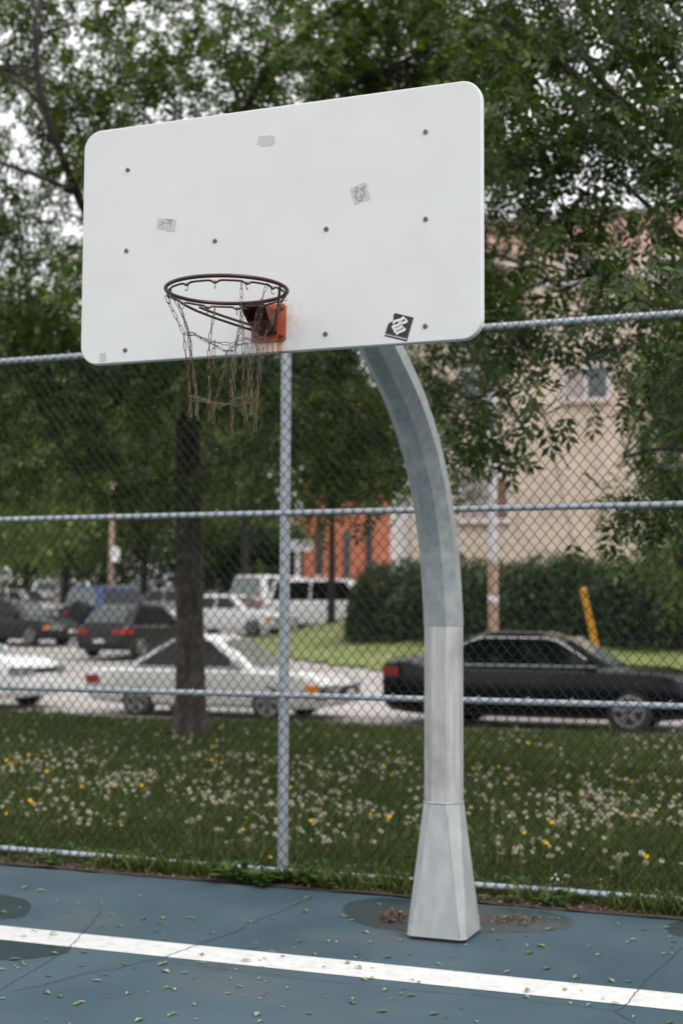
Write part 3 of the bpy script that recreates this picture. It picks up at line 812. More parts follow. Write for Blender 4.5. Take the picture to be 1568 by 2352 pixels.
# woven wires
PW, PH = .0722, .0865
mbw_v = []; mbw_f = []
nw = int((U1 - U0) / (PW / 2))
ztop, zbot = 3.70, .045
nseg = int((ztop - zbot) / (PH / 2))
wr = .0025
cs = [(math.cos(2 * math.pi * k / 5), math.sin(2 * math.pi * k / 5)) for k in range(5)]
V = []; Q = []
for w_ in range(nw + 1):
    xb = U0 + w_ * PW / 2 + .021
    P = []
    for k in range(nseg + 1):
        z = zbot + k * PH / 2
        side = (k + w_) % 2
        x = xb + (PW * .265 if side else -PW * .265)
        # soft corner: two points per bend, front/back weave
        y = -.003 + (.0022 if side else -.0022)
        wob = .0022 * mnoise.noise((xb * 3, z * 2.2, 0))
        s = -1 if side else 1
        x += .010 * mnoise.noise((xb * .7, z * .6, 5))
        P.append((x + s * .0045, y, z - .0052)); P.append((x, -y - .006, z)); P.append((x + s * .0045, y, z + .0052))
    # knuckled end above the top rail
    x, y, z = P[-2]
    P = P[:-1] + [(x + .006 * random.uniform(-1, 1), y, z + .012), (x + .010 * random.choice((-1, 1)), y, z + .022)]
    n0 = len(V)
    for i, p in enumerate(P):
        a = P[max(0, i - 1)]; b = P[min(len(P) - 1, i + 1)]
        tx, tz = b[0] - a[0], b[2] - a[2]; L_ = math.hypot(tx, tz) or 1
        nx, nz_ = -tz / L_, tx / L_
        for c, s_ in cs: V.append((p[0] + nx * c * wr, p[1] + s_ * wr, p[2] + nz_ * c * wr))
    for i in range(len(P) - 1):
        for k in range(5):
            k2 = (k + 1) % 5; Q.append((n0 + i * 5 + k, n0 + i * 5 + k2, n0 + (i + 1) * 5 + k2, n0 + (i + 1) * 5 + k))
wm = np_mesh('wire_mesh', V, Q, M['wire'], fence)
# wire ties
def tie_mesh(r):
    mb = MB(); P = [(.002 * k / 14, .0225 + (r + .003) * math.sin(2 * math.pi * k / 14), (r + .003) * math.cos(2 * math.pi * k / 14)) for k in range(15)]
    mb.tube(P, .0018, 5); mb.tube([(0, -.004, r + .004), (.012, -.008, r + .012), (.022, -.006, r + .010)], .0018, 5)
    return mb
tie0 = None
for z in RAILZ[:3]:
    u = u_post - 6.0
    while u < U1 - .3:
        if abs((u - u_post) % 3.05) > .06:
            if tie0 is None: tie0 = tie_mesh(.0215).build('wire_tie', M['tie'], fence, smooth=True); t_ = tie0
            else: t_ = tie0.copy(); col.objects.link(t_); t_.parent = fence
            t_.location = (u + random.uniform(-.02, .02), .001, z)
        u += .295 if z < 2 else .61

# ------------------------------------------------------------------ trees
def leaf_template(nl=7, L=.085, W=.030, rach=.20, droop=.35):
    """compound leaf: nl leaflets as folded rhombi on a drooping stalk; 4 verts each"""
    vs = []
    for i in range(nl):
        if i == nl - 1: t, side = 1.0, 0
        else: t, side = .3 + .6 * (i // 2) / max(1, (nl - 2) // 2), (1 if i % 2 else -1)
        b = np.array([rach * t, 0, -droop * rach * t * t])
        ang = side * 1.0
        d = np.array([math.cos(ang), math.sin(ang), -.35]); d /= np.linalg.norm(d)
        s = np.array([-math.sin(ang), math.cos(ang), 0.15 * (1 if i % 2 else -1)])
        vs += [b, b + d * L * .45 + s * W / 2 + [0, 0, .006], b + d * L, b + d * L * .45 - s * W / 2 + [0, 0, .006]]
    return np.array(vs)
def rand_rot(n, tilt=.7):
    yaw = rng.uniform(0, 2 * np.pi, n); pit = rng.normal(0.25, tilt, n); rol = rng.normal(0, tilt, n)
    cy, sy, cp, sp_, cr, sr = np.cos(yaw), np.sin(yaw), np.cos(pit), np.sin(pit), np.cos(rol), np.sin(rol)
    Rm = np.empty((n, 3, 3))
    Rm[:, 0, 0] = cy * cp; Rm[:, 0, 1] = cy * sp_ * sr - sy * cr; Rm[:, 0, 2] = cy * sp_ * cr + sy * sr
    Rm[:, 1, 0] = sy * cp; Rm[:, 1, 1] = sy * sp_ * sr + cy * cr; Rm[:, 1, 2] = sy * sp_ * cr - cy * sr
    Rm[:, 2, 0] = -sp_; Rm[:, 2, 1] = cp * sr; Rm[:, 2, 2] = cp * cr
    return Rm
def leaves(name, pts, mat_, parent, tmpl, smin=.75, smax=1.3, tilt=.7):
    pts = np.asarray(pts); n = len(pts)
    Rm = rand_rot(n, tilt); s = rng.uniform(smin, smax, n)
    V = np.einsum('nij,kj->nki', Rm, tmpl) * s[:, None, None] + pts[:, None, :]
    V = V.reshape(-1, 3); Q = np.arange(len(V)).reshape(-1, 4)
    return np_mesh(name, V, Q, mat_, parent)
def limb(mb, P, r0, r1, n=9, wob=.04):
    P = [Vector(p) for p in P]
    Q = resample(P, max(6, int(sum((P[i + 1] - P[i]).length for i in range(len(P) - 1)) / .25)), 1)
    Q = [Q[0]] + [q + Vector((mnoise.noise(q * 1.7), mnoise.noise(q * 1.7 + Vector((9, 0, 0))), 0)) * wob for q in Q[1:]]
    N = len(Q); mb.tube(Q, [r0 + (r1 - r0) * (i / (N - 1)) ** .8 for i in range(N)], n)
    return Q
TC = leaf_template(7, .10, .042, .19)
# foliage density over the photo grid (98 px cells), rows downward; the crowns were laid out from it in depth
DM = [
 "8586788999998777",
 "8678678999998678",
 "7788557777777889",
 "5877666666799899",
 "2566666666666756",
 "7666666666653467",
 "8666666666663257",
 "9766666666421156",
 "9888888884320002",
 "9988888887321001",
 "9886448886210001",
 "7665226851100001",
 "5400000000000001",
]
def crown_points(cols, rows, dfun, lai_k, edge_dens=6, clump_r=.25, holes=True):
    out = []; clumps = []
    for r in rows:
        for c in cols:
            inside = 0 <= c < 16 and 0 <= r < 13
            dd = int(DM[r][c]) if inside else (2 if r < -1 else edge_dens)
            if dd == 0: continue
            cov = min(.985, dd / 9.25)
            Y = dfun(c, r); cell = 98 / F_PX * Y
            area = -2.0 * math.log(1 - cov) * cell * cell * lai_k
            n = area / (7 * .10 * .042 * .5)
            nc = max(1, int(n / 30 + random.random()))
            for _ in range(nc):
                px = (c + random.random()) * 98; py = (r + random.random()) * 98
                Yc = Y + random.gauss(0, 1.35)
                p = at(px, py, Yc); clumps.append(p)
                m_ = int(30 * random.uniform(.5, 1.8) * 1.25)
                g = rng.normal(0, clump_r, (m_, 3)) * [1, 1, .6]
                out.append(g + np.array(p))
    return np.concatenate(out), clumps
# -- tree A behind the fence, its trunk crosses the left of the picture
def atA(a, b, Y): return at(a, b, Y + 1.5)
TA = Vector((atA(438, 1690, 18.6).x, 20.1, 0))
treeA = empty('ash_tree', TA); tag(treeA, 'large ash tree with dark straight trunk on the lawn in front of the silver coupe', 'tree')
def relp(t, pts): return [Vector(p) - t for p in pts]
mb = MB()
trunk_axis = [TA + ZV * -.1, atA(437, 1600, 18.6), atA(434, 1400, 18.6), atA(436, 1200, 18.6), atA(434, 1000, 18.5), atA(428, 850, 18.4)]
Q = resample(relp(TA, trunk_axis), 30, 1)
rad = []
for q in Q:
    h_ = q.z; rad.append(.215 + .075 * math.exp(-max(0, h_) / .25) - .008 * h_)
rings = []
for q, r_ in zip(Q, rad):
    rings.append([q + Vector((math.cos(a), math.sin(a), 0)) * r_ * (1 + .05 * math.sin(a * 5 + q.z) + .07 * mnoise.noise((math.cos(a) * 3, math.sin(a) * 3, q.z * 2)) + .22 * math.exp(-max(0, q.z) / .15) * max(0, math.sin(a * 3 + 1))) for a in [2 * math.pi * k / 28 for k in range(28)]])
mb.loft(rings)
top = trunk_axis[-1]
limbsA = [
    ([top, at(470, 700, 17.0), at(520, 450, 16.5), at(548, 230, 17), at(610, 140, 16.6), at(700, 75, 16.2), at(840, -20, 15.5)], .13, .04),
    ([top, at(330, 720, 17.3), at(230, 560, 18), at(170, 440, 16.8), at(125, 330, 16.5), at(82, 160, 16.3), at(62, 50, 16.2), at(110, -60, 17)], .12, .03),
    ([at(110, 250, 16.4), at(60, 190, 16.3), at(-20, 150, 17)], .04, .012),
    ([at(82, 160, 16.3), at(100, 80, 16.3), at(92, 0, 16.3)], .03, .012),
    ([at(170, 440, 16.8), at(80, 400, 16.6), at(0, 370, 16.4), at(-80, 350, 17)], .05, .02),
    ([at(520, 450, 16.5), at(620, 300, 17), at(730, 220, 16.5), at(860, 180, 16), at(960, 120, 15.5)], .07, .02),
    ([at(548, 230, 17), at(500, 130, 16.8), at(520, 40, 16.6), at(560, -40, 16.4)], .045, .015),
    ([at(500, 560, 16.6), at(700, 600, 16.5), at(900, 640, 15.6), at(1060, 760, 15), at(1165, 893, 14.6), at(1215, 1010, 14.4)], .08, .02),
    ([at(1060, 760, 15), at(1180, 840, 14.6), at(1260, 960, 14.3), at(1300, 1080, 14.2)], .03, .01),
    ([at(430, 900, 17.4), at(560, 820, 17), at(700, 860, 16), at(820, 960, 15.6), at(900, 1060, 15.4)], .06, .015),
    ([at(430, 900, 19.6), at(330, 840, 19.0), at(220, 860, 18.6), at(120, 920, 18.2)], .04, .012),
    ([at(900, 640, 15.6), at(1050, 560, 15), at(1150, 560, 14.7), at(1293, 662, 14.3), at(1360, 730, 14.1)], .05, .012)]
trunkA = mb
mb = MB()
for P, r0, r1 in limbsA: limb(mb, relp(TA, P), r0 * .8, r1 * .8)
ptsA, clA = crown_points(range(-3, 12), range(-2, 12), lambda c, r: 18.6 - .19 * c + (1.0 if r > 7 else 0), 1.0, 5)
# twigs toward clumps
seg = [q for P, _, _ in limbsA for q in resample([Vector(p) for p in P], 14, 0)]
for cpt in random.sample(clA, min(420, len(clA))):
    q = min(seg, key=lambda s: (s - cpt).length_squared)
    if .3 < (q - cpt).length < 2.6:
        mid = q.lerp(cpt, .5) + Vector((0, 0, .12)); mb.tube([q - TA, mid - TA, cpt - TA], [.014, .009, .004], 5)
mb.build('branches', M['bark_dark'], treeA, smooth=True)
trunkA.build('trunk', M['bark'], treeA, smooth=True)
leaves('crown', ptsA - np.array(TA), M['leafA'], treeA, TC)
# -- tree B to the right, nearer, branches reach into the picture
TB = Vector((at(1980, 1700, 13.6).x, 13.6, 0))
treeB = empty('ash_tree', TB); tag(treeB, 'leafy ash tree on the right whose boughs hang over the fence before the beige building', 'tree')
mb = MB()
tb = [TB - ZV * .1, TB + Vector((-.05, 0, 1.5)), TB + Vector((-.2, 0, 3.2)), TB + Vector((-.3, .1, 4.6))]
limb(mb, relp(TB, tb), .24, .15, 16)
limbsB = [
    ([tb[-1], at(1700, 420, 13.3), at(1568, 320, 13), at(1440, 250, 12.7), at(1330, 190, 12.5), at(1240, 110, 12.3), at(1150, 40, 12.2)], .12, .03),
    ([at(1440, 250, 12.7), at(1330, 120, 12.6), at(1270, 40, 12.5), at(1240, -40, 12.4)], .05, .02),
    ([at(1568, 320, 13), at(1450, 120, 12.8), at(1380, 60, 12.6), at(1300, -30, 12.4)], .06, .02),
    ([tb[-2], at(1680, 700, 13.2), at(1568, 560, 13), at(1500, 480, 12.8), at(1430, 420, 12.6)], .08, .02),
    ([tb[-2], at(1700, 820, 13.2), at(1600, 760, 13), at(1520, 700, 12.8), at(1440, 690, 12.7), at(1350, 640, 12.6)], .05, .012),
    ([at(1600, 760, 13), at(1540, 640, 12.8), at(1520, 540, 12.7), at(1560, 430, 12.6)], .03, .01),
    ([tb[1], at(1700, 1080, 13.2), at(1600, 1030, 13), at(1500, 1010, 12.9), at(1430, 1050, 12.8)], .05, .012)]
for P, r0, r1 in limbsB: limb(mb, relp(TB, P), r0, r1)
ptsB, clB = crown_points(range(11, 20), range(-2, 13), lambda c, r: 13.0 - .05 * (c - 11), .95, 5, .20)
seg = [q for P, _, _ in limbsB for q in resample([Vector(p) for p in P], 14, 0)]
for cpt in random.sample(clB, min(260, len(clB))):
    q = min(seg, key=lambda s: (s - cpt).length_squared)
    if .3 < (q - cpt).length < 2.2:
        mid = q.lerp(cpt, .5) + Vector((0, 0, .12)); mb.tube([q - TB, mid - TB, cpt - TB], [.011, .007, .003], 5)
mb.build('trunk', M['bark_dark'], treeB, smooth=True)
leaves('crown', ptsB - np.array(TB), M['leafB'], treeB, leaf_template(7, .10, .040, .18))

# -- generic trees farther off
def far_tree(px, Y, h, rx, rz, z_low, mat_, label, leaf=.22, n=5200, tr=.22, name='tree', group=None, cat='tree'):
    p = XY(px, Y); z0 = gz(p.x, p.y); base = Vector((p.x, p.y, z0))
    e = empty(name, base, 0); tag(e, label, cat, group)
    mb = MB(); limb(mb, [(0, 0, -.2), (.1, 0, z_low), (-.1, .1, h * .8)], tr, tr * .3, 9)
    cz = (h + z_low) / 2; rzz = (h - z_low) / 2
    subs = []
    for k in range(26):
        a = random.uniform(0, 2 * math.pi); el = random.uniform(-1, 1); rr = random.uniform(.25, .8)
        c = Vector((math.cos(a) * rx * rr * math.sqrt(1 - el * el), math.sin(a) * rx * rr * math.sqrt(1 - el * el), cz + el * rzz * .8))
        subs.append(c)
        if k < 9: limb(mb, [(0, 0, z_low * .9), tuple(Vector((0, 0, z_low)).lerp(c, .5)), tuple(c)], tr * .4, .03, 6)
    mb.build('trunk', M['bark_dark'], e, smooth=True)
    pts = []
    for c in subs:
        m_ = int(n / len(subs)); d = rng.normal(0, 1, (m_, 3)); d /= np.linalg.norm(d, axis=1)[:, None]
        r_ = rng.uniform(.35, 1.0, (m_, 1)) ** .5
        pts.append(d * r_ * np.array([rx * .42, rx * .42, rzz * .42]) + np.array(c))
    L = leaf
    tm_ = np.array([[0, 0, 0], [L * .5, L * .28, .02], [L, 0, -.04], [L * .5, -L * .28, .02]])
    leaves('crown', np.concatenate(pts), mat_, e, tm_, .7, 1.4, .9)
    return e
far_tree(330, 61, 13, 5.6, 5.2, 2.8, M['leafC'], 'dense green tree behind the parked cars left of the wooden pole', .2, 15000, .2)
far_tree(-60, 38, 11, 5.0, 5.0, 2.4, M['leafC'], 'broad dark tree at the left edge behind the parked cars', .2, 14000, .2)
far_tree(60, 62, 9, 5.5, 4.2, 2.0, M['leafD'], 'yellow-green bushy tree beyond the grass strip on the left', .25, 9000, .2)
far_tree(250, 84, 9, 7, 4, .8, M['leafC'], 'dark tree mass behind the far parked cars, left of the trunk', .3, 9000, .25)
far_tree(560, 90, 8, 6, 4, .6, M['leafD'], 'light olive tree beyond the lot between the trunk and the fence post', .3, 8000, .25)
far_tree(470, 80, 4.6, 4, 2, .3, M['hedge'], 'low dark bush tree behind the white sedan', .25, 6000, .12)
far_tree(640, 78, 4.4, 3.4, 2, .3, M['hedge'], 'small dark tree beside the white sign board', .25, 5000, .12)
far_tree(30, 96, 8, 8, 4, .5, M['leafC'], 'dark tree at the far left edge of the parking lot', .3, 9000, .25)
far_tree(760, 44, 9.5, 3.4, 4.3, 4.6, M['leafC'], 'green tree with high crown before the orange building', .17, 12000, .16)
far_tree(560, 58, 13, 5.5, 6, 5.2, M['leafC'], 'tall green tree rising behind the parking lot near the trunk', .22, 11000, .2)
far_tree(-500, 90, 12, 9, 5, 1, M['leafC'], 'large tree outside the left edge of the lot', .35, 6000, .25)
far_tree(150, 72, 16, 8, 6.5, 2.5, M['leafC'], 'tall broad tree far behind the blue off-road car', .32, 12000, .25)
far_tree(430, 76, 15.5, 7, 6, 5.0, M['leafC'], 'tall tree far behind, directly beyond the near ash trunk', .32, 11000, .25)
# tree before the building, right edge
far_tree(1590, 24.5, 7.2, 1.75, 2.6, 1.9, M['leafE'], 'light green young tree at the right edge before the beige building', .11, 9000, .09)

# ------------------------------------------------------------------ hedge (one clipped rounded mass)
def hedge(px0, Y0, px1, Y1, depth, h, label):
    a = XY(px0, Y0); b = XY(px1, Y1); L = (b - a).length; d = (b - a).normalized(); nrm = Vector((-d.y, d.x, 0))
    ctr = (a + b) / 2; z0 = .65
    e = empty('hedge', (ctr.x, ctr.y, z0 - .2), math.atan2(d.y, d.x)); tag(e, label, 'hedge')
    N = 40000
    u = rng.uniform(-L / 2, L / 2, N); th = rng.uniform(-.15, np.pi + .15, N)
    endf = np.clip(1 - ((np.abs(u) - (L / 2 - 1.6)) / 1.6).clip(0, 1) ** 2, .05, 1) ** .5
    lump = 1 + .07 * np.sin(u * 1.9) + .05 * np.sin(u * 4.3 + 1) + .06 * np.sin(th * 5 + u * 3)
    sh = rng.uniform(.86, 1.03, N)
    y = np.cos(th) ** 1 * depth / 2 * endf * lump * sh; y = np.sign(np.cos(th)) * (np.abs(np.cos(th)) ** .6) * depth / 2 * endf * lump * sh
    z = (np.clip(np.sin(th), -.1, 1) ** 1) ; z = np.sign(z) * np.abs(z) ** .6 * h * (.55 + .45 * endf) * lump * sh
    pts = np.stack([u, y, z], 1)
    Lf = .13; tm_ = np.array([[0, 0, 0], [Lf * .5, Lf * .3, .01], [Lf, 0, -.02], [Lf * .5, -Lf * .3, .01]])
    leaves('foliage', pts, M['hedge'], e, tm_, .6, 1.3, 1.0)
    mb = MB(); rings = []
    for k in range(25):
        uu = -L / 2 + .3 + (L - .6) * k / 24; ef = max(.15, 1 - (max(0, abs(uu) - (L / 2 - 1.6)) / 1.6) ** 2) ** .5
        rings.append([Vector((uu, math.copysign(abs(math.cos(t)) ** .6, math.cos(t)) * depth / 2 * ef * .84, (math.sin(t) ** .6) * h * (.55 + .45 * ef) * .86 if math.sin(t) > 0 else -.4)) for t in [math.pi * q / 12 for q in range(13)]])
    mb.loft(rings); mb.build('branches', M['hedge_core'], e, fix=True)
hedge(826, 40.5, 1820, 29.5, 2.6, 2.5, 'long rounded dark green hedge in front of the beige building')

# ------------------------------------------------------------------ buildings
def box_part(name, parent, m, x0, x1, y0, y1, z0, z1, bevel=0):
    mb = MB(); mb.box(x0, x1, y0, y1, z0, z1); return mb.build(name, m, parent, bevel=bevel)
# beige apartment block: local x along facade, facade at y=0
byaw = 15.0
A0 = XY(946, 41.0)
apt = empty('apartment_building', (A0.x, A0.y, -.05), -R(byaw))
tag(apt, 'three storey beige brick apartment building with pink band under its flat roof', 'building')
AM = (Matrix.Translation((A0.x, A0.y, -.05)) @ Matrix.Rotation(-R(byaw), 4, 'Z')); AMI = AM.inverted()
def on_fac(px, py, I=AMI):
    o = I @ C0; d = I.to_3x3() @ ray(px, py); return o + d * ((0 - o.y) / d.y)
HT = on_fac(1334, 502).z; HB = on_fac(1334, 575).z
box_part('wall', apt, M['stucco'], .0, 22, 0.0, 11, 0, HB)
box_part('parapet_band', apt, M['band'], -.0, 22.0, -.06, 11, HB + .001, HT)
box_part('roof', apt, M['roof_grey'], -.12, 22.15, -.18, 11.1, HT + .001, HT + .16)
box_part('corner_wall', apt, M['white_wall'], -.72, -.003, .25, 9, 0, HB - .5)
def window(parent, x0, x1, z0, z1, split=.5, left='curtain', right='win_glass', y=0.0):
    t = .07
    mb = MB()
    for b in ((x0 - t, x0, z0 - t, z1 + t), (x1, x1 + t, z0 - t, z1 + t), (x0, x1, z1, z1 + t), (x0, x1, z0 - t, z0)):
        mb.box(b[0], b[1], y - .05, y + .0, b[2], b[3])
    xm = x0 + (x1 - x0) * split
    mb.box(xm - .05, xm + .05, y - .052, y, z0, z1)
    w = mb.build('window', M['win_frame'], parent)
    mb = MB(); mb.box(x0, xm - .05, y - .02, y - .004, z0, z1); mb.build('pane', M[left], w)
    mb = MB(); mb.box(xm + .05, x1, y - .02, y - .004, z0, z1); mb.build('pane', M[right], w)
    mb = MB(); mb.box(x0 - .12, x1 + .12, y - .12, y, z0 - t - .09, z0 - t - .002); mb.build('sill', M['stucco'], w)
    return w
def win_px(a, b, c, d, **k):
    p, q = on_fac(a, d), on_fac(c, b); return window(apt, p.x, q.x, p.z, q.z, **k)
win_px(1297, 842, 1392, 916)
win_px(1297, 596, 1400, 660)
win_px(1060, 848, 1160, 918, split=.38, left='win_glass', right='brown_panel')
win_px(1058, 1096, 1163, 1192, split=.74, left='curtain', right='brown_panel')
win_px(1062, 606, 1160, 680, split=.4, left='win_glass', right='brown_panel')
for bx_ in (1480, 1640):
    win_px(bx_, 842, bx_ + 95, 916); win_px(bx_, 596, bx_ + 95, 660)
# dark balcony / entrance at the right
p = on_fac(1487, 1300); q = on_fac(1560, 1190)
bal = box_part('balcony', apt, M['dark_metal'], p.x, p.x + 4.2, -1.3, -.002, p.z - .12, p.z + .1)
mb = MB()
mb.box(p.x, p.x + .1, -1.3, -1.2, p.z + .1, q.z + .3); mb.box(p.x, p.x + 4.2, -1.3, -1.25, p.z + .95, p.z + 1.03)
for k in range(28): mb.box(p.x + .15 + k * .145, p.x + .17 + k * .145, -1.29, -1.27, p.z + .1, p.z + .95)
mb.build('railing', M['dark_metal'], bal)
window(apt, p.x + 1.1, p.x + 2.9, p.z + .35, q.z + .2, left='win_glass')
# orange building
O0 = XY(696, 66)
ob = empty('orange_building', (O0.x, O0.y, gz(O0.x, O0.y) - .3), -R(8)); tag(ob, 'orange brick building far behind the white vans with narrow dark windows', 'building')
box_part('wall', ob, M['orange_wall'], 0, 5.6, 0, 9, 1.3, 11)
box_part('plinth', ob, M['orange_dark'], -.03, 5.63, -.04, 9, 0, 1.296)
box_part('roof', ob, M['roof_grey'], -.15, 5.75, -.15, 9.1, 11.001, 11.2)
for (a, b, c, d, g) in ((1.95, 1.7, 2.25, 4.3, 'win_glass'), (3.0, 2.2, 3.3, 4.8, 'dark_metal'), (.6, 2.2, .95, 4.6, 'win_glass'), (2.0, 6, 2.3, 8.6, 'win_glass'), (3.0, 6, 3.3, 8.6, 'dark_metal')):
    mb = MB(); mb.box(a, c, -.05, -.003, b, d); w = mb.build('window', M[g], ob)
    mb = MB(); mb.box(a - .06, c + .06, -.09, -.003, b - .1, b - .003); mb.build('sill', M['white_wall'], w)
# olive house far left of it
O1 = XY(455, 100)
oh = empty('olive_house', (O1.x, O1.y, gz(O1.x, O1.y) - .3), R(3)); tag(oh, 'low olive-grey house far off between the tree trunk and the fence post', 'building')
box_part('wall', oh, M['olive_wall'], 0, 8, 0, 8, 0, 5.4)
mb = MB(); mb.add([(-.3, -.4, 5.41), (8.3, -.4, 5.41), (8.3, 8.4, 5.41), (-.3, 8.4, 5.41), (1.5, 4, 7.4), (6.5, 4, 7.4)], [(0, 1, 5, 4), (1, 2, 5), (2, 3, 4, 5), (3, 0, 4), (0, 3, 2, 1)]); mb.build('roof', M['brown_panel'], oh)
for x in (1.2, 3.4, 5.8):
    mb = MB(); mb.box(x, x + .9, -.05, -.003, 2.0, 3.3); w = mb.build('window', M['win_glass'], oh)
    mb = MB(); mb.box(x - .08, x + .98, -.08, -.003, 1.88, 1.99); mb.build('sill', M['white_wall'], w)

# ------------------------------------------------------------------ street furniture
def pole_at(px, Y, r, h, m, name, label, cat):
    p = XY(px, Y); z = gz(p.x, p.y); e = empty(name, (p.x, p.y, z)); tag(e, label, cat)
    return e
p = XY(255, 56); e = empty('utility_pole', (p.x, p.y, gz(p.x, p.y))); tag(e, 'slim wooden utility pole with a white box among the far parked cars', 'utility pole')
mb = MB(); mb.tube([(0, 0, -.2), (0, 0, 3), (.02, 0, 5.9)], [.115, .105, .09], 12); mb.build('pole', M['wood'], e, smooth=True)
mb = MB(); mb.box(.03, .36, -.30, -.12, 2.65, 3.25); mb.build('meter_box', M['white_sign'], e, bevel=.02)
p = XY(1132, 29.0); e = empty('street_light_pole', (p.x, p.y, .2)); tag(e, 'street pole pale above and rusty brown below standing before the hedge', 'street pole')
z1_ = at(1132, 1290, 29).z - .2
mb = MB(); mb.tube([(0, 0, -.5), (0, 0, z1_)], .105, 14); mb.build('lower_sleeve', M['wood'], e, smooth=True, sharp=40)
mb = MB(); mb.tube([(0, 0, z1_ + .002), (0, 0, 5.6), (-.02, 0, 8.2)], [.088, .08, .06], 14); mb.build('upper_shaft', M['pale_pole'], e, smooth=True, sharp=40)
mb = MB(); mb.tube([(0, 0, 8.15), (.2, -.1, 8.35), (1.0, -.4, 8.45)], .035, 8); mb.box(.8, 1.45, -.55, -.3, 8.4, 8.5); mb.build('lamp_arm', M['pale_pole'], e)
zb = at(1130, 1382, 29).z - .2
mb = MB(); mb.tube([(0, 0, zb), (0, 0, zb + .12)], .11, 14); mb.build('white_collar', M['white_sign'], e, smooth=True, sharp=40)
# yellow guy wire guard
a = at(1366, 1480, 25.5); b = at(1338, 1352, 25.2)
e = empty('guy_wire_guard', (a.x, a.y, .0)); tag(e, 'leaning yellow guy wire guard in front of the hedge', 'guy wire guard')
d_ = (b - a); foot = a - d_ * ((a.z - .1) / d_.z)
mb = MB(); mb.tube([foot - e.location, b - e.location], [.062, .058], 12); mb.build('guard_tube', M['yellow'], e, smooth=True, sharp=40)
mb = MB(); mb.tube([b - e.location, b + d_.normalized() * 5 - e.location], .008, 6); mb.build('guy_wire', M['dark_metal'], e)
# white sign on post
p = XY(683, 62); e = empty('sign_post', (p.x, p.y, gz(p.x, p.y)), -R(10)); tag(e, 'white blank sign board on a white post beside the vans', 'sign')
zz = at(683, 1266, 62).z - gz(p.x, p.y); z2 = at(683, 1240, 62).z - gz(p.x, p.y)
mb = MB(); mb.box(-.10, .10, -.06, .06, 0, zz); mb.build('post', M['white_sign'], e)
mb = MB(); mb.box(-.70, .70, -.13, -.062, zz - .01, z2); mb.build('sign_board', M['white_sign'], e, bevel=.02)
p = XY(8, 58); e = empty('sign_post', (p.x, p.y, gz(p.x, p.y))); tag(e, 'white notice board on a post at the far left edge', 'sign')
mb = MB(); mb.box(-.05, .05, .0, .08, 0, 2.2); mb.build('post', M['dark_metal'], e)
zz = at(8, 1335, 58).z - gz(p.x, p.y); z2 = at(8, 1302, 58).z - gz(p.x, p.y)
mb = MB(); mb.box(-.4, .36, -.05, -.002, zz, z2); mb.build('sign_board', M['white_sign'], e, bevel=.01)

# ------------------------------------------------------------------ cars
def booled(ob, cuts):
    for (x, y0, y1, r, zc_) in cuts:
        mb = MB(); mb.tube([(x, y0, zc_), (x, y1, zc_)], r, 28)
        c = mb.build('cut', M['trim'], fix=True)
        md = ob.modifiers.new('b', 'BOOLEAN'); md.operation = 'DIFFERENCE'; md.object = c; md.solver = 'EXACT'
        dg = bpy.context.evaluated_depsgraph_get(); bpy.context.view_layer.update()
        me = bpy.data.meshes.new_from_object(ob.evaluated_get(bpy.context.evaluated_depsgraph_get()))
        ob.modifiers.clear(); ob.data = me
        bpy.data.objects.remove(c)
def make_wheel(parent, x, y, r, side):
    mb = MB(); w = .2; n = 28
    prof = [(r * .68, -w / 2), (r * .93, -w / 2), (r, -w / 2 + .03), (r, w / 2 - .03), (r * .93, w / 2), (r * .68, w / 2)]
    rings = [[Vector((x + q * math.cos(2 * math.pi * k / n), y + yy, r + q * math.sin(2 * math.pi * k / n))) for k in range(n)] for q, yy in prof]
    mb.loft(rings, cap=True); wh = mb.build('wheel', M['tyre'], parent, smooth=True, fix=True, sharp=50)
    mb = MB(); yo = y + side * (w / 2 + .004)
    mb.tube([Vector((x + r * .66 * math.cos(2 * math.pi * k / n), yo, r + r * .66 * math.sin(2 * math.pi * k / n))) for k in range(n)], .022, 6, closed=True)
    mb.tube([(x, yo - side * .02, r), (x, yo + side * .012, r)], r * .17, 14)
    for k in range(5):
        a = 2 * math.pi * k / 5 + .3
        pa = Vector((x, yo, r)); pb = Vector((x + r * .64 * math.cos(a), yo, r + r * .64 * math.sin(a)))
        dd = (pb - pa).normalized(); nn = Vector((-dd.z, 0, dd.x)) * .034
        mb.poly([pa - nn, pb - nn * 1.3, pb + nn * 1.3, pa + nn], (0, side * .012, 0))
    mb.build('rim', M['alloy'], wh, fix=True)
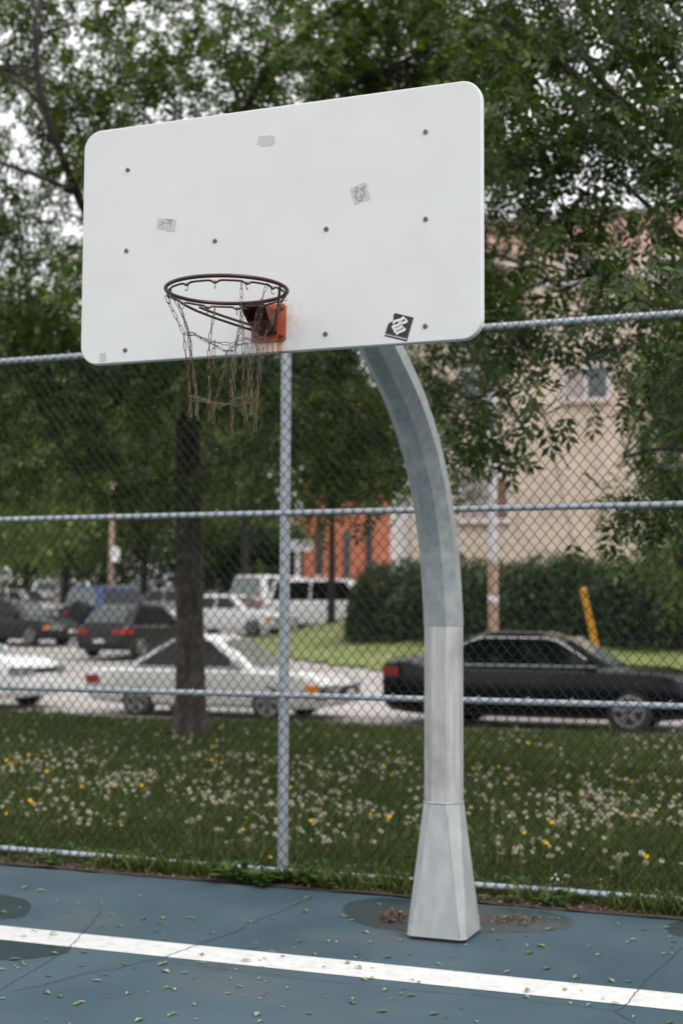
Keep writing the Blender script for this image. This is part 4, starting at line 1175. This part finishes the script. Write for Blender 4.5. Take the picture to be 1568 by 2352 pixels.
def make_car(name, label, pos, rz, paintm, L=4.5, W=1.74, H=1.42, wb=2.65, belt=.88, hood=.84, deck=.92, xs=(1.05, .35, -.95, -1.6), r=.31, cat='car', low=.2, lamps='flat', wagon=False, spare=False, mask=None, group=None, amber=True, chrome_line=False):
    """local x forward. xs: windscreen base, roof front, roof rear, rear glass base"""
    e = empty(name, pos, rz); tag(e, label, cat, group)
    h = W / 2; xw, xf, xr, xb = xs
    st = [(-L / 2, .42, deck - .30, .80), (-L / 2 + .04, .34, deck - .10, .90), (-L / 2 + .14, .26, deck - .02, .95), (xb - .02, low + .02, deck, .985), (xb + .3, low, belt, 1), (0, low, belt, 1), (xw - .2, low, belt, 1),
          (xw + .05, low, belt - .01, .99), (xw + (L / 2 - xw) * .5, low, (belt + hood) / 2 + .0, .975), (L / 2 - .28, low + .03, hood - .06, .94), (L / 2 - .08, .26, hood - .16, .86), (L / 2, .34, hood - .28, .76)]
    if xb < -L / 2 + .5: st = [s for s in st if s[0] <= -L / 2 + .14 or s[0] > xb + .25]
    rings = []
    for x, zb_, zt_, wf in st:
        w = h * wf; m_ = zb_ + (zt_ - zb_) * .5
        rings.append([Vector((x, yy, zz_)) for yy, zz_ in ((w * .86, zb_), (w * .97, zb_ + .08), (w * 1.0, m_), (w * .975, zt_ - .07), (w * .90, zt_ - .01), (w * .5, zt_ + .018), (-w * .5, zt_ + .018), (-w * .90, zt_ - .01), (-w * .975, zt_ - .07), (-w * 1.0, m_), (-w * .97, zb_ + .08), (-w * .86, zb_))])
    mb = MB(); mb.loft(rings); body = mb.build('body', paintm, e, fix=True)
    cuts = []
    for xx in (wb / 2, -wb / 2):
        for s in (1, -1): cuts.append((xx, s * (h - .25), s * (h + .1), r + .055, r))
    booled(body, cuts)
    body.data.polygons.foreach_set('use_smooth', [True] * len(body.data.polygons)); body.data.set_sharp_from_angle(angle=R(38))
    # greenhouse
    wb_, wr_ = h * .93, h * .74
    lv = []
    for t in (0, .5, .85, 1.0):
        x_f = xw + (xf - xw) * (t ** 1.08); x_b = xb + (xr - xb) * (t ** .95)
        if t == 1.0: x_f -= .16; x_b += .14
        ww = wb_ + (wr_ - wb_) * t - (.06 if t == 1.0 else 0); z = belt - .03 + (H - belt + .03) * (t if t < 1 else 1)
        if t == .85: z = H - .055; x_f = xf; x_b = xr
        lv.append([Vector((x_f, ww * .80, z)), Vector((x_f - .14, ww, z)), Vector((x_b + .14, ww, z)), Vector((x_b, ww * .80, z)), Vector((x_b, -ww * .80, z)), Vector((x_b + .14, -ww, z)), Vector((x_f - .14, -ww, z)), Vector((x_f, -ww * .80, z))])
    mb = MB(); mb.loft(lv); cab = mb.build('cabin', paintm, e, fix=True, smooth=True, sharp=32, bevel=.035)
    def ylean(z):
        t = (z - (belt - .03)) / (H - belt + .03)
        # piecewise like the loft
        zs = [belt - .03, belt - .03 + (H - belt + .03) * .5, H - .055]; ws = [wb_, wb_ + (wr_ - wb_) * .5, wb_ + (wr_ - wb_) * .85]
        if z < zs[1]: k = (z - zs[0]) / (zs[1] - zs[0]); return ws[0] + (ws[1] - ws[0]) * k
        k = (z - zs[1]) / (zs[2] - zs[1]); return ws[1] + (ws[2] - ws[1]) * k
    za, zb2 = belt + .03, H - .10
    def xfz(z): t = (z - belt + .03) / (H - belt + .03); return xw + (xf - xw) * t
    def xbz(z): t = (z - belt + .03) / (H - belt + .03); return xb + (xr - xb) * t
    xm = (xf + xr) / 2 + .05
    segs = [(xm + .05, None, 'f'), (None, xm - .04, 'b')]
    for s in (1, -1):
        zm = (za + zb2) / 2
        for which in ('f', 'b'):
            if which == 'f': P = [(xm + .04, za), (xfz(za) - .24, za), (xfz(zm) - .22, zm), (xfz(zb2) - .20, zb2), (xm + .04, zb2)]
            else: P = [(xm - .04, za), (xm - .04, zb2), (xbz(zb2) + .20, zb2), (xbz(zm) + .22, zm), (xbz(za) + .24, za)]
            pts3 = [Vector((x, s * (ylean(z) + .005), z)) for x, z in P]
            c = sum(pts3, Vector()) / len(pts3)
            mb = MB(); mb.add(pts3 + [p_ + Vector((0, s * .006, 0)) for p_ in pts3], [tuple(range(5))[::-1], tuple(range(5, 10))] + [(i, (i + 1) % 5, 5 + (i + 1) % 5, 5 + i) for i in range(5)])
            mb.build('side_window', M['glass'], e, fix=True)
        mb = MB(); ymir = s * (wb_ + .10)
        mb.box(xw - .42, xw - .26, min(ymir, ymir - s * .16), max(ymir, ymir - s * .16), belt + .03, belt + .15); mb.build('mirror', paintm if name != 'x' else M['trim'], e, bevel=.03)
        for xx in ((xm + .0 - .12), (xb + .35)):
            mb = MB(); mb.box(xx, xx + .16, s * h * .965 - .012, s * h * .965 + .016, belt - .14, belt - .11); mb.build('door_handle', M['trim'] if lamps == 'flat' else M['chrome'], e)
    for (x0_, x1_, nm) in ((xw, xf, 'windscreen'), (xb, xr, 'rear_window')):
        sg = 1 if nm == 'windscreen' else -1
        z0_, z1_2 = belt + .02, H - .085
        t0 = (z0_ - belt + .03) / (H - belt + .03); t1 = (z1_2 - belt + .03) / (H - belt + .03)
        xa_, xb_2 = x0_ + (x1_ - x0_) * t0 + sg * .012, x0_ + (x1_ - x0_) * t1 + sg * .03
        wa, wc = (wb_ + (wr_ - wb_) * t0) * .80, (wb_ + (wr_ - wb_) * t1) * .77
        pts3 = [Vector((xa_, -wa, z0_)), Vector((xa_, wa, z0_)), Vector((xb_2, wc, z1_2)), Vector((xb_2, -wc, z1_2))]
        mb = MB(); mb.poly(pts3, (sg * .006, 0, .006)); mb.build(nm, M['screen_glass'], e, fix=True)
    for xx in (wb / 2, -wb / 2):
        for s in (1, -1): make_wheel(e, xx, s * (h - .115), r, s)
    # bumpers, lamps, plates
    for sg, nm in ((1, 'front_bumper'), (-1, 'rear_bumper')):
        mb = MB(); pts = []
        for k in range(13):
            a = -1 + 2 * k / 12; x = sg * (L / 2 + .02 - .16 * abs(a) ** 3.0); pts.append(Vector((x, a * h * .93, .47)))
        rg = [[p_ + Vector((0, 0, dz)) + Vector((sg * dx, 0, 0)) for dx, dz in ((-.10, -.10), (.02, -.09), (.035, 0), (.02, .08), (-.10, .09))] for p_ in pts]
        mb.loft(rg); mb.build(nm, M['trim'] if lamps == 'flat' else paintm, e, fix=True, smooth=True, sharp=50)
        mb = MB(); mb.box(sg * (L / 2 + .06) - .008, sg * (L / 2 + .06) + .008, -.16, .16, .42, .52); mb.build('number_plate', M['num_plate'], e)
    for s in (1, -1):
        def lamp(nm, path, z0_, z1_2, mm):
            rg = []
            for k, (x, yf) in enumerate(path):
                a = Vector(path[max(0, k - 1)]); b = Vector(path[min(len(path) - 1, k + 1)])
                d = Vector((b.x - a.x, (b.y - a.y) * h)).normalized(); sgx = 1 if x > 0 else -1
                n_ = Vector((d.y, -d.x)) * sgx; n_ = n_ if n_.x * sgx + n_.y > 0 else -n_
                o_ = Vector((x, yf * h)); p0 = o_ + n_ * .018; p1 = o_ - n_ * .05
                rg.append([Vector((p0.x, s * p0.y, z0_)), Vector((p0.x, s * p0.y, z1_2)), Vector((p1.x, s * p1.y, z1_2)), Vector((p1.x, s * p1.y, z0_))])
            m2 = MB(); m2.loft(rg); m2.build(nm, mm, e, fix=True)
        zh = hood - .30
        lamp('headlight', [(L / 2, .42), (L / 2, .72), (L / 2 - .07, .855), (L / 2 - .22, .925)], zh - .03, zh + .11, M['head_lamp'])
        if amber: lamp('indicator', [(L / 2 - .225, .93), (L / 2 - .30, .955), (L / 2 - .42, .965)], zh - .03, zh + .11, M['amber_lamp'])
        zt2 = deck - .26
        lamp('tail_light', [(-L / 2, .50), (-L / 2, .78), (-L / 2 + .05, .90), (-L / 2 + .15, .955), (-L / 2 + .32, .97)], zt2 - .03, zt2 + .11, M['red_lamp'])
        if chrome_line:
            for (xa2, xb2, zz2) in ((xb + .25, xw - .25, belt + .012),):
                m2 = MB(); y2 = s * (ylean(zz2) + .008); m2.box(xa2, xb2, min(y2, y2 + s * .012), max(y2, y2 + s * .012), zz2 - .012, zz2 + .012); m2.build('window_trim', M['chrome'], e)
            P2 = []
            for q in range(13):
                t = q / 12
                if t < .3: z = belt + .03 + (H - .125 - belt) * (t / .3); x = xbz(z) + .19
                elif t > .7: z = belt + .03 + (H - .125 - belt) * ((1 - t) / .3); x = xfz(z) - .17
                else: z = H - .095; x = (xbz(z) + .19) + ((xfz(z) - .17) - (xbz(z) + .19)) * (t - .3) / .4
                P2.append((x, s * (ylean(z) + .012), z))
            m2 = MB(); m2.tube(P2, .011, 6); m2.build('window_trim', M['chrome'], e)
    mb = MB(); mb.box(L / 2 - .05, L / 2 + .008, -h * .42, h * .42, hood - .32, hood - .22); mb.build('grille', M['trim'], e, bevel=.01)
    if spare:
        mb = MB(); n = 24; prof = [(.14, 0), (.32, 0), (.36, -.05), (.36, -.18), (.32, -.22), (.1, -.23)]
        mb.loft([[Vector((-L / 2 - .02 + yy, q * math.cos(2 * math.pi * k / n) + .0, .95 + q * math.sin(2 * math.pi * k / n))) for k in range(n)] for q, yy in prof])
        mb.build('spare_wheel', M['tyre'], e, fix=True, smooth=True, sharp=40)
    return e
P_ = {'silver': paint('silver_paint', (.60, .59, .575), .28), 'white': paint('white_paint', (.74, .74, .73)), 'black': paint('black_paint', (.004, .004, .005), .14),
      'dark': paint('charcoal_paint', (.018, .017, .019), .25), 'blue': paint('blue_paint', (.035, .06, .17), .3), 'grey': paint('grey_paint', (.25, .25, .26), .3), 'red': paint('dark_red_paint', (.16, .03, .03), .3)}
def cpos(px, Y, dz=0): p = XY(px, Y); return (p.x, p.y, gz(p.x, p.y) + .003 + dz)
RH = -R(YAW)
def along(px, v, W): # centre of a kerbside car whose near side lies on the line v
    d = ray(px, 1500); k = v / (d.x * VV.x + d.y * VV.y); p = Vector((d.x * k, d.y * k, 0)) + VV * W / 2; return (p.x, p.y, gz(p.x, p.y) + .003)
CARG = 'cars parked along the kerb'
make_car('parked_car', 'silver two-door coupe parked behind the tree trunk', along(462, 21.15, 1.72), RH, P_['silver'], L=4.65, W=1.72, H=1.42, belt=.86, hood=.80, deck=.86, xs=(.98, .12, -.62, -1.62), wb=2.45, r=.30, group=CARG)
make_car('parked_car', 'white car at the left edge, only its nose in view', along(-190, 21.2, 1.72), RH, P_['white'], L=4.4, W=1.76, H=1.5, belt=1.0, hood=.99, lamps='paint', group=CARG, amber=False)
make_car('parked_car', 'glossy black sedan parked at the kerb behind the hoop pole', along(1222, 21.1, 1.84), RH, P_['black'], L=5.02, W=1.84, H=1.52, belt=.99, hood=.94, deck=1.10, xs=(1.22, .30, -.95, -2.0), wb=2.92, r=.34, lamps='paint', group=CARG, chrome_line=True, amber=False)
LOTG = 'cars in the parking lot'
HA = R(90 - 24)
make_car('parked_car', 'dark hatchback seen from behind with pale rear glass, just above the silver coupe', cpos(326, 40.0), HA, P_['dark'], L=4.2, W=1.72, H=1.48, belt=.92, hood=.85, deck=.95, xs=(.95, .25, -1.35, -1.95), group=LOTG)
make_car('parked_car', 'dark grey sedan facing right at the left edge of the lot', cpos(40, 46), RH + R(-8), P_['dark'], L=4.6, W=1.75, H=1.5, belt=.92, group=LOTG, lamps='paint')
make_car('parked_car', 'blue off-road car with a spare wheel on its tail', cpos(262, 49), HA, P_['blue'], L=4.0, W=1.75, H=1.78, belt=1.08, hood=1.02, deck=1.08, xs=(1.0, .5, -1.85, -1.98), r=.36, low=.32, spare=True, group=LOTG)
make_car('parked_car', 'white sedan seen right of the tree trunk, above the coupe roof', cpos(535, 50), RH - R(6), P_['white'], L=4.6, W=1.78, H=1.45, belt=.93, group=LOTG, lamps='paint')
make_car('parked_van', 'white van crossing behind the fence post', cpos(640, 57.0), R(60), P_['white'], L=4.9, W=1.95, H=1.98, belt=1.12, hood=1.1, deck=1.15, xs=(1.7, 1.0, -2.2, -2.42), wb=3.0, r=.34, cat='van', group='white vans beyond the grass mound')
make_car('parked_van', 'white minivan with dark side windows beside the hedge', cpos(765, 52.5), RH + R(3), P_['white'], L=4.9, W=1.95, H=1.92, belt=1.1, hood=1.05, deck=1.12, xs=(1.6, .8, -2.15, -2.42), wb=3.0, r=.34, cat='van', group='white vans beyond the grass mound')
make_car('parked_car', 'small white hatchback seen from behind beyond the left grass strip', cpos(118, 80), R(92), P_['white'], L=4.0, W=1.7, H=1.5, xs=(.95, .3, -1.5, -1.9), group=LOTG)
make_car('parked_car', 'pale car seen from behind with red tail lights left of the trunk', cpos(338, 76), R(88), P_['grey'], L=4.2, W=1.72, H=1.5, xs=(.95, .3, -1.3, -1.95), group=LOTG)
make_car('parked_car', 'silver car facing the lot behind the white sedan', cpos(478, 80), R(-100), P_['silver'], L=4.4, W=1.75, H=1.48, group=LOTG)
make_car('parked_car', 'grey car between the blue off-road car and the trunk', cpos(285, 66), RH, P_['silver'], L=4.4, W=1.75, H=1.5, group=LOTG)
make_car('parked_car', 'white car far off above the minivan roof below the orange building', cpos(775, 68), RH, P_['white'], L=4.4, W=1.8, H=1.7, group=LOTG)
make_car('parked_car', 'dark car far off just right of the trunk', cpos(545, 84), RH, P_['dark'], L=4.5, W=1.75, H=1.5, group=LOTG)

make_car('parked_car', 'white car behind the dark grey sedan at the left edge', cpos(50, 62), RH, P_['white'], L=4.4, W=1.75, H=1.45, group=LOTG)
make_car('parked_car', 'light grey car close behind the tree trunk', cpos(405, 60), RH + R(4), P_['grey'], L=4.4, W=1.75, H=1.45, group=LOTG)
# ------------------------------------------------------------------ grass, dandelions, weeds, litter
def grass_field():
    n = 380000
    # sample v with a bias to the near side
    v = V_EDGE + .10 + (V_KERB - V_EDGE - .15) * rng.uniform(0, 1, n) ** 1.5
    half = 1.2 + v * .31
    u = (rng.uniform(-1, 1, n)) * half - v * .40 * 1.0 * 0
    # centre of view at depth v along u
    uc = v * math.tan(R(YAW)) * -1.0
    u = u * 1.15 + uc
    dense = np.array([mnoise.noise((a * .8, b * .8, 0)) for a, b in zip(u, v)])
    hgt = (.035 + .055 * rng.random(n)) * (1.1 + .8 * dense) * np.where(rng.random(n) < .03, 1.9, 1)
    hgt *= np.where(v < V_FENCE + .25, .8, 1.0)
    hgt = np.where(v < V_FENCE - .0, hgt * .35, hgt)
    w = (.0014 + .0018 * rng.random(n)) * (1 + (v - V_EDGE) * .11)
    ang = rng.uniform(0, 2 * np.pi, n); lean = rng.uniform(.0, .75, n) * hgt; la = rng.uniform(0, 2 * np.pi, n)
    x = u * TV.x + v * VV.x; y = u * TV.y + v * VV.y
    z = np.full(n, -.01)
    dx, dy = np.cos(ang) * w, np.sin(ang) * w; lx, ly = np.cos(la) * lean, np.sin(la) * lean
    V = np.stack([np.stack([x - dx, y - dy, z], 1), np.stack([x + dx, y + dy, z], 1),
                  np.stack([x + dx * .7 + lx * .4, y + dy * .7 + ly * .4, z + hgt * .6], 1), np.stack([x + lx, y + ly, z + hgt], 1)], 1).reshape(-1, 3)
    o = np_mesh('grass', V, np.arange(len(V)).reshape(-1, 4), M['grass'])
    tag(o, 'unmown green grass on the lawn behind the fence', 'grass', kind='stuff')
grass_field()

def puff_mesh(nm):
    mb = MB(); mb.tube([(0, 0, 0), (.006, .004, .10), (-.002, .006, .20)], .0022, 5)
    e = empty(nm, (0, 0, 0)); mb.build('stem', M['stem'], e)
    mb = MB(); c = Vector((-.002, .006, .215))
    for k in range(110):
        z = 1 - 2 * (k + .5) / 110; a = k * 2.39996; r_ = math.sqrt(1 - z * z); d = Vector((r_ * math.cos(a), r_ * math.sin(a), z))
        t = d.orthogonal().normalized(); b = d.cross(t)
        tip = c + d * .021
        mb.add([c + d * .008, tip + t * .0022, tip + d * .001 + b * .0022, tip - t * .0022, tip - b * .0022], [(0, 1, 3), (1, 2, 3, 4)])
    mb.build('seed_head', M['puff'], e)
    return e
def flower_mesh():
    e = empty('dandelion_flower', (0, 0, 0))
    mb = MB(); mb.tube([(0, 0, 0), (.004, -.003, .14)], .002, 5); mb.build('stem', M['stem'], e)
    mb = MB()
    for ring_, n_, rr, zz_ in ((0, 16, .017, .143), (1, 12, .012, .149), (2, 8, .007, .153)):
        for k in range(n_):
            a = 2 * math.pi * k / n_ + ring_ * .3; d = Vector((math.cos(a), math.sin(a), 0)); t = Vector((-d.y, d.x, 0)) * .003
            c = Vector((.004, -.003, zz_)); mb.add([c, c + d * rr * .6 - t, c + d * rr + ZV * .002, c + d * rr * .6 + t], [(0, 1, 2, 3)])
    mb.build('petals', M['petal'], e)
    return e
puff0 = puff_mesh('dandelion'); tag(puff0, 'white dandelion seed head standing in the grass behind the fence', 'dandelion', 'white dandelion seed heads in the lawn')
fl0 = flower_mesh(); tag(fl0, 'yellow dandelion flower in the grass behind the fence', 'dandelion', 'yellow dandelion flowers in the lawn')
def place_plants(proto, n, vfun, sc=(0.7, 1.15)):
    first = True; k = 0; out = []
    while k < n:
        v = vfun(); px = random.uniform(-20, 1590)
        # pixel column at that row: find u so that it falls in view
        Y = None
        dxy = ray(px, 1750); d2 = Vector((dxy.x, dxy.y)); s = v / (d2.x * VV.x + d2.y * VV.y)
        x, y = d2.x * s, d2.y * s
        if mnoise.noise((x * 1.1, y * 1.1, 7)) < random.uniform(-.35, .4): continue
        out.append((x, y)); k += 1
    return out
def spread(proto, pts, sc):
    for i, (x, y) in enumerate(pts):
        o = proto if i == 0 else copy_tree(proto)
        o.location = (x, y, -.01); s = random.uniform(*sc); o.scale = (s, s, s * random.uniform(.7, 1.1)); o.rotation_euler = (random.uniform(-.2, .2), random.uniform(-.2, .2), random.uniform(0, 6.3))
vnear = lambda: max(V_FENCE + .3 + random.random() * .8, random.gauss(11.5, 1.35))
pp = place_plants(None, 285, vnear)
spread(puff0, pp, (.7, 1.1))
pf = place_plants(None, 26, lambda: V_FENCE + .2 + random.random() * 3.0)
spread(fl0, pf, (.8, 1.2))
# the farther ones, as one mass
mb = MB()
for (x, y) in place_plants(None, 1050, lambda: max(V_FENCE + .9, random.gauss(12.3, 1.7)) if random.random() < .62 else V_FENCE + 2.2 + random.random() * 9):
    c = Vector((x, y, random.uniform(.12, .2))); yel = random.random() < .05; mb.mi = 1 if yel else 0
    r_ = random.uniform(.006, .021)
    for k in range(22):
        zz_ = 1 - 2 * (k + .5) / 22; a = k * 2.39996; q = math.sqrt(1 - zz_ * zz_); d = Vector((q * math.cos(a), q * math.sin(a), zz_)); t = d.orthogonal().normalized() * r_ * .25
        mb.add([c, c + d * r_ + t, c + d * r_ * 1.05, c + d * r_ - t], [(0, 1, 2, 3)])
tag(mb.build('dandelions', [M['puff'], M['petal']]), 'small dandelions scattered over the far part of the lawn', 'dandelions', kind='stuff')

# weeds at the fence foot
def weed(seed, kind):
    rs = random.Random(seed); mb = MB()
    for k in range(rs.randint(11, 18)):
        a = rs.uniform(0, 2 * math.pi); L = rs.uniform(.06, .13) * (1.25 if kind else 1); W = L * rs.uniform(.28, .42); el = rs.uniform(.2, 1.15)
        d = Vector((math.cos(a), math.sin(a), 0)); s = Vector((-d.y, d.x, 0)); b = d * rs.uniform(0, .02)
        h0 = rs.uniform(0, .05)
        pts = []
        for t in (0, .3, .6, .85, 1):
            c = b + d * L * t * math.cos(el) + ZV * (h0 + L * t * math.sin(el) * (1 - .45 * t))
            ww = W * (0.12, .8, 1, .6, .02)[(0, .3, .6, .85, 1).index(t)] / 2 * (1 + .25 * rs.uniform(-1, 1))
            pts.append((c - s * ww + ZV * ww * .4, c, c + s * ww + ZV * ww * .4))
        vs = [q for r_ in pts for q in r_]; fs = []
        for i in range(4): fs += [(i * 3, i * 3 + 1, i * 3 + 4, i * 3 + 3), (i * 3 + 1, i * 3 + 2, i * 3 + 5, i * 3 + 4)]
        mb.add(vs, fs)
    return mb
protos = []
for i in range(4):
    o = weed(i + 3, i % 2).build('weed', M['weed'], smooth=True); tag(o, 'low broad-leaved weed growing along the foot of the fence', 'weed', 'weeds along the fence foot'); protos.append(o)
usedp = set()
spots = []
for i in range(330):
    u = random.uniform(-6.4, 1.2); dens = mnoise.noise((u * 1.6, 0, 11))
    if dens < random.uniform(-.5, .3): continue
    spots.append((u, V_FENCE + random.uniform(-.13, .45), random.uniform(.4, 1.0)))
for i in range(26):   # the thick clump round the post foot
    spots.append((u_post + random.gauss(.05, .28), V_FENCE + random.uniform(-.17, .05), random.uniform(.8, 1.25)))
for i, (u, v, s) in enumerate(spots):
    k = i % 4
    if k in usedp: o = protos[k].copy(); col.objects.link(o)
    else: o = protos[k]; usedp.add(k)
    p = uv(u, v); o.location = (p.x, p.y, .0); o.rotation_euler = (0, 0, random.uniform(0, 6.3)); o.scale = (s, s, s * random.uniform(.8, 1.2))
nb = 9000
u = rng.uniform(-7, 2.2, nb); dn = np.array([mnoise.noise((a * 1.9, 3.3, 21)) for a in u]); u = u[dn > rng.uniform(-.35, .45, nb)]; nb = len(u)
v = V_FENCE + rng.uniform(-.12, .0, nb); hgt = rng.uniform(.04, .15, nb); a_ = rng.uniform(0, 6.28, nb); w_ = rng.uniform(.002, .0045, nb); l_ = hgt * rng.uniform(.1, .8, nb); la = rng.uniform(0, 6.28, nb)
x = u * TV.x + v * VV.x; y = u * TV.y + v * VV.y; z = np.full(nb, .0)
dx, dy, lx, ly = np.cos(a_) * w_, np.sin(a_) * w_, np.cos(la) * l_, np.sin(la) * l_
V = np.stack([np.stack([x - dx, y - dy, z], 1), np.stack([x + dx, y + dy, z], 1), np.stack([x + dx * .7 + lx * .4, y + dy * .7 + ly * .4, z + hgt * .6], 1), np.stack([x + lx, y + ly, z + hgt], 1)], 1).reshape(-1, 3)
tag(np_mesh('grass', V, np.arange(len(V)).reshape(-1, 4), M['grass']), 'tufts of grass growing through the bottom of the fence', 'grass', kind='stuff')
# brown leaf crumbs in the mulch strip
n = 5200
u = rng.uniform(-7, 2.0, n); v = V_EDGE + .03 + rng.gamma(2.0, .06, n)
pts = np.stack([u * TV.x + v * VV.x, u * TV.y + v * VV.y, rng.uniform(.008, .025, n)], 1)
tm_ = np.array([[0, 0, 0], [.012, .007, .002], [.026, 0, 0], [.012, -.007, .002]])
M['crumb'] = leafmat('dry_leaf_crumbs', [(.06, .03, .02), (.14, .07, .045), (.04, .025, .02), (.20, .13, .09), (.06, .08, .03)], 0)
o = leaves('dry_leaf_litter', pts, M['crumb'], None, tm_, .5, 1.3, .5); tag(o, 'brown dry leaf litter along the court edge', 'leaf litter', kind='stuff')
P1 = []
for (cx_, cy_, rx_, ry_, k_) in ((902, 2106, 26, 11, 900), (1180, 2112, 70, 9, 420)):
    for _ in range(k_): P1.append(tuple(on_z(random.gauss(cx_, rx_ * .5), random.gauss(cy_, ry_ * .5), .006)))
o = leaves('dry_leaf_litter', P1, M['crumb'], None, tm_, .4, 1.1, .5); tag(o, 'wet brown leaf crumbs gathered beside the hoop base', 'leaf litter', kind='stuff')
# fallen leaves on the court, one object each
def fallen(seed):
    rs = random.Random(seed); mb = MB(); L = rs.uniform(.032, .058); W = L * rs.uniform(.25, .5)
    cv = rs.uniform(.002, .008)
    pts = []
    ts = (0, .2, .5, .8, 1)
    for i, t in enumerate(ts):
        w = W * (.05, .7, 1, .6, .03)[i] / 2; z = .003 + cv * math.sin(t * 3.1) * rs.uniform(.6, 1.4)
        pts += [Vector((L * (t - .5), -w, z + w * .25)), Vector((L * (t - .5), 0, z)), Vector((L * (t - .5), w, z + w * .25))]
    fs = []
    for i in range(4): fs += [(i * 3, i * 3 + 1, i * 3 + 4, i * 3 + 3), (i * 3 + 1, i * 3 + 2, i * 3 + 5, i * 3 + 4)]
    mb.add(pts, fs); return mb
lf = [mat('fallen_' + str(i), c, rough=.7) for i, c in enumerate([(.13, .17, .06), (.20, .22, .10), (.05, .09, .035), (.10, .06, .04), (.17, .19, .09)])]
fp = []
for i in range(10):
    o = fallen(i).build('fallen_leaf', lf[i % 5]); tag(o, 'small fallen leaf lying on the blue court', 'leaf', 'fallen leaves scattered on the court'); fp.append(o)
for i in range(250):
    px = random.uniform(-10, 1580)
    y0 = 1995 + px * .083
    py = y0 + 8 + random.random() ** 1.25 * (2352 - y0)
    if px > 700 and random.random() < .25: px -= random.uniform(200, 600)
    if 930 < px < 1105 and py < 2172: px += 220
    p = on_z(px, py)
    o = fp[i] if i < 10 else fp[i % 10].copy()
    if i >= 10: col.objects.link(o)
    onl = v0 - .02 < p.dot(VV) < v1 + .02
    o.location = (p.x, p.y, .003 if onl else .001); o.rotation_euler = (0, 0, random.uniform(0, 6.3)); s = random.uniform(.5, 1.25); o.scale = (s, s, s)

p = on_z(1292, 2024, .03); mb = MB(); rs = random.Random(4)
for k in range(14):
    c = Vector((rs.gauss(0, .045), rs.gauss(0, .03), abs(rs.gauss(.02, .03)))); r_ = rs.uniform(.008, .018)
    d = Vector((rs.uniform(-1, 1), rs.uniform(-1, 1), rs.uniform(.2, 1))).normalized(); t = d.orthogonal().normalized(); b = d.cross(t)
    mb.add([c - t * r_, c - b * r_ * .8, c + t * r_, c + b * r_ * .8, c + d * r_ * .5], [(0, 1, 4), (1, 2, 4), (2, 3, 4), (3, 0, 4)])
o = mb.build('white_blossom', M['white_sign']); o.location = (p.x, p.y, .01)
tag(o, 'small tuft of white petals low in the grass right of the hoop pole', 'flower')
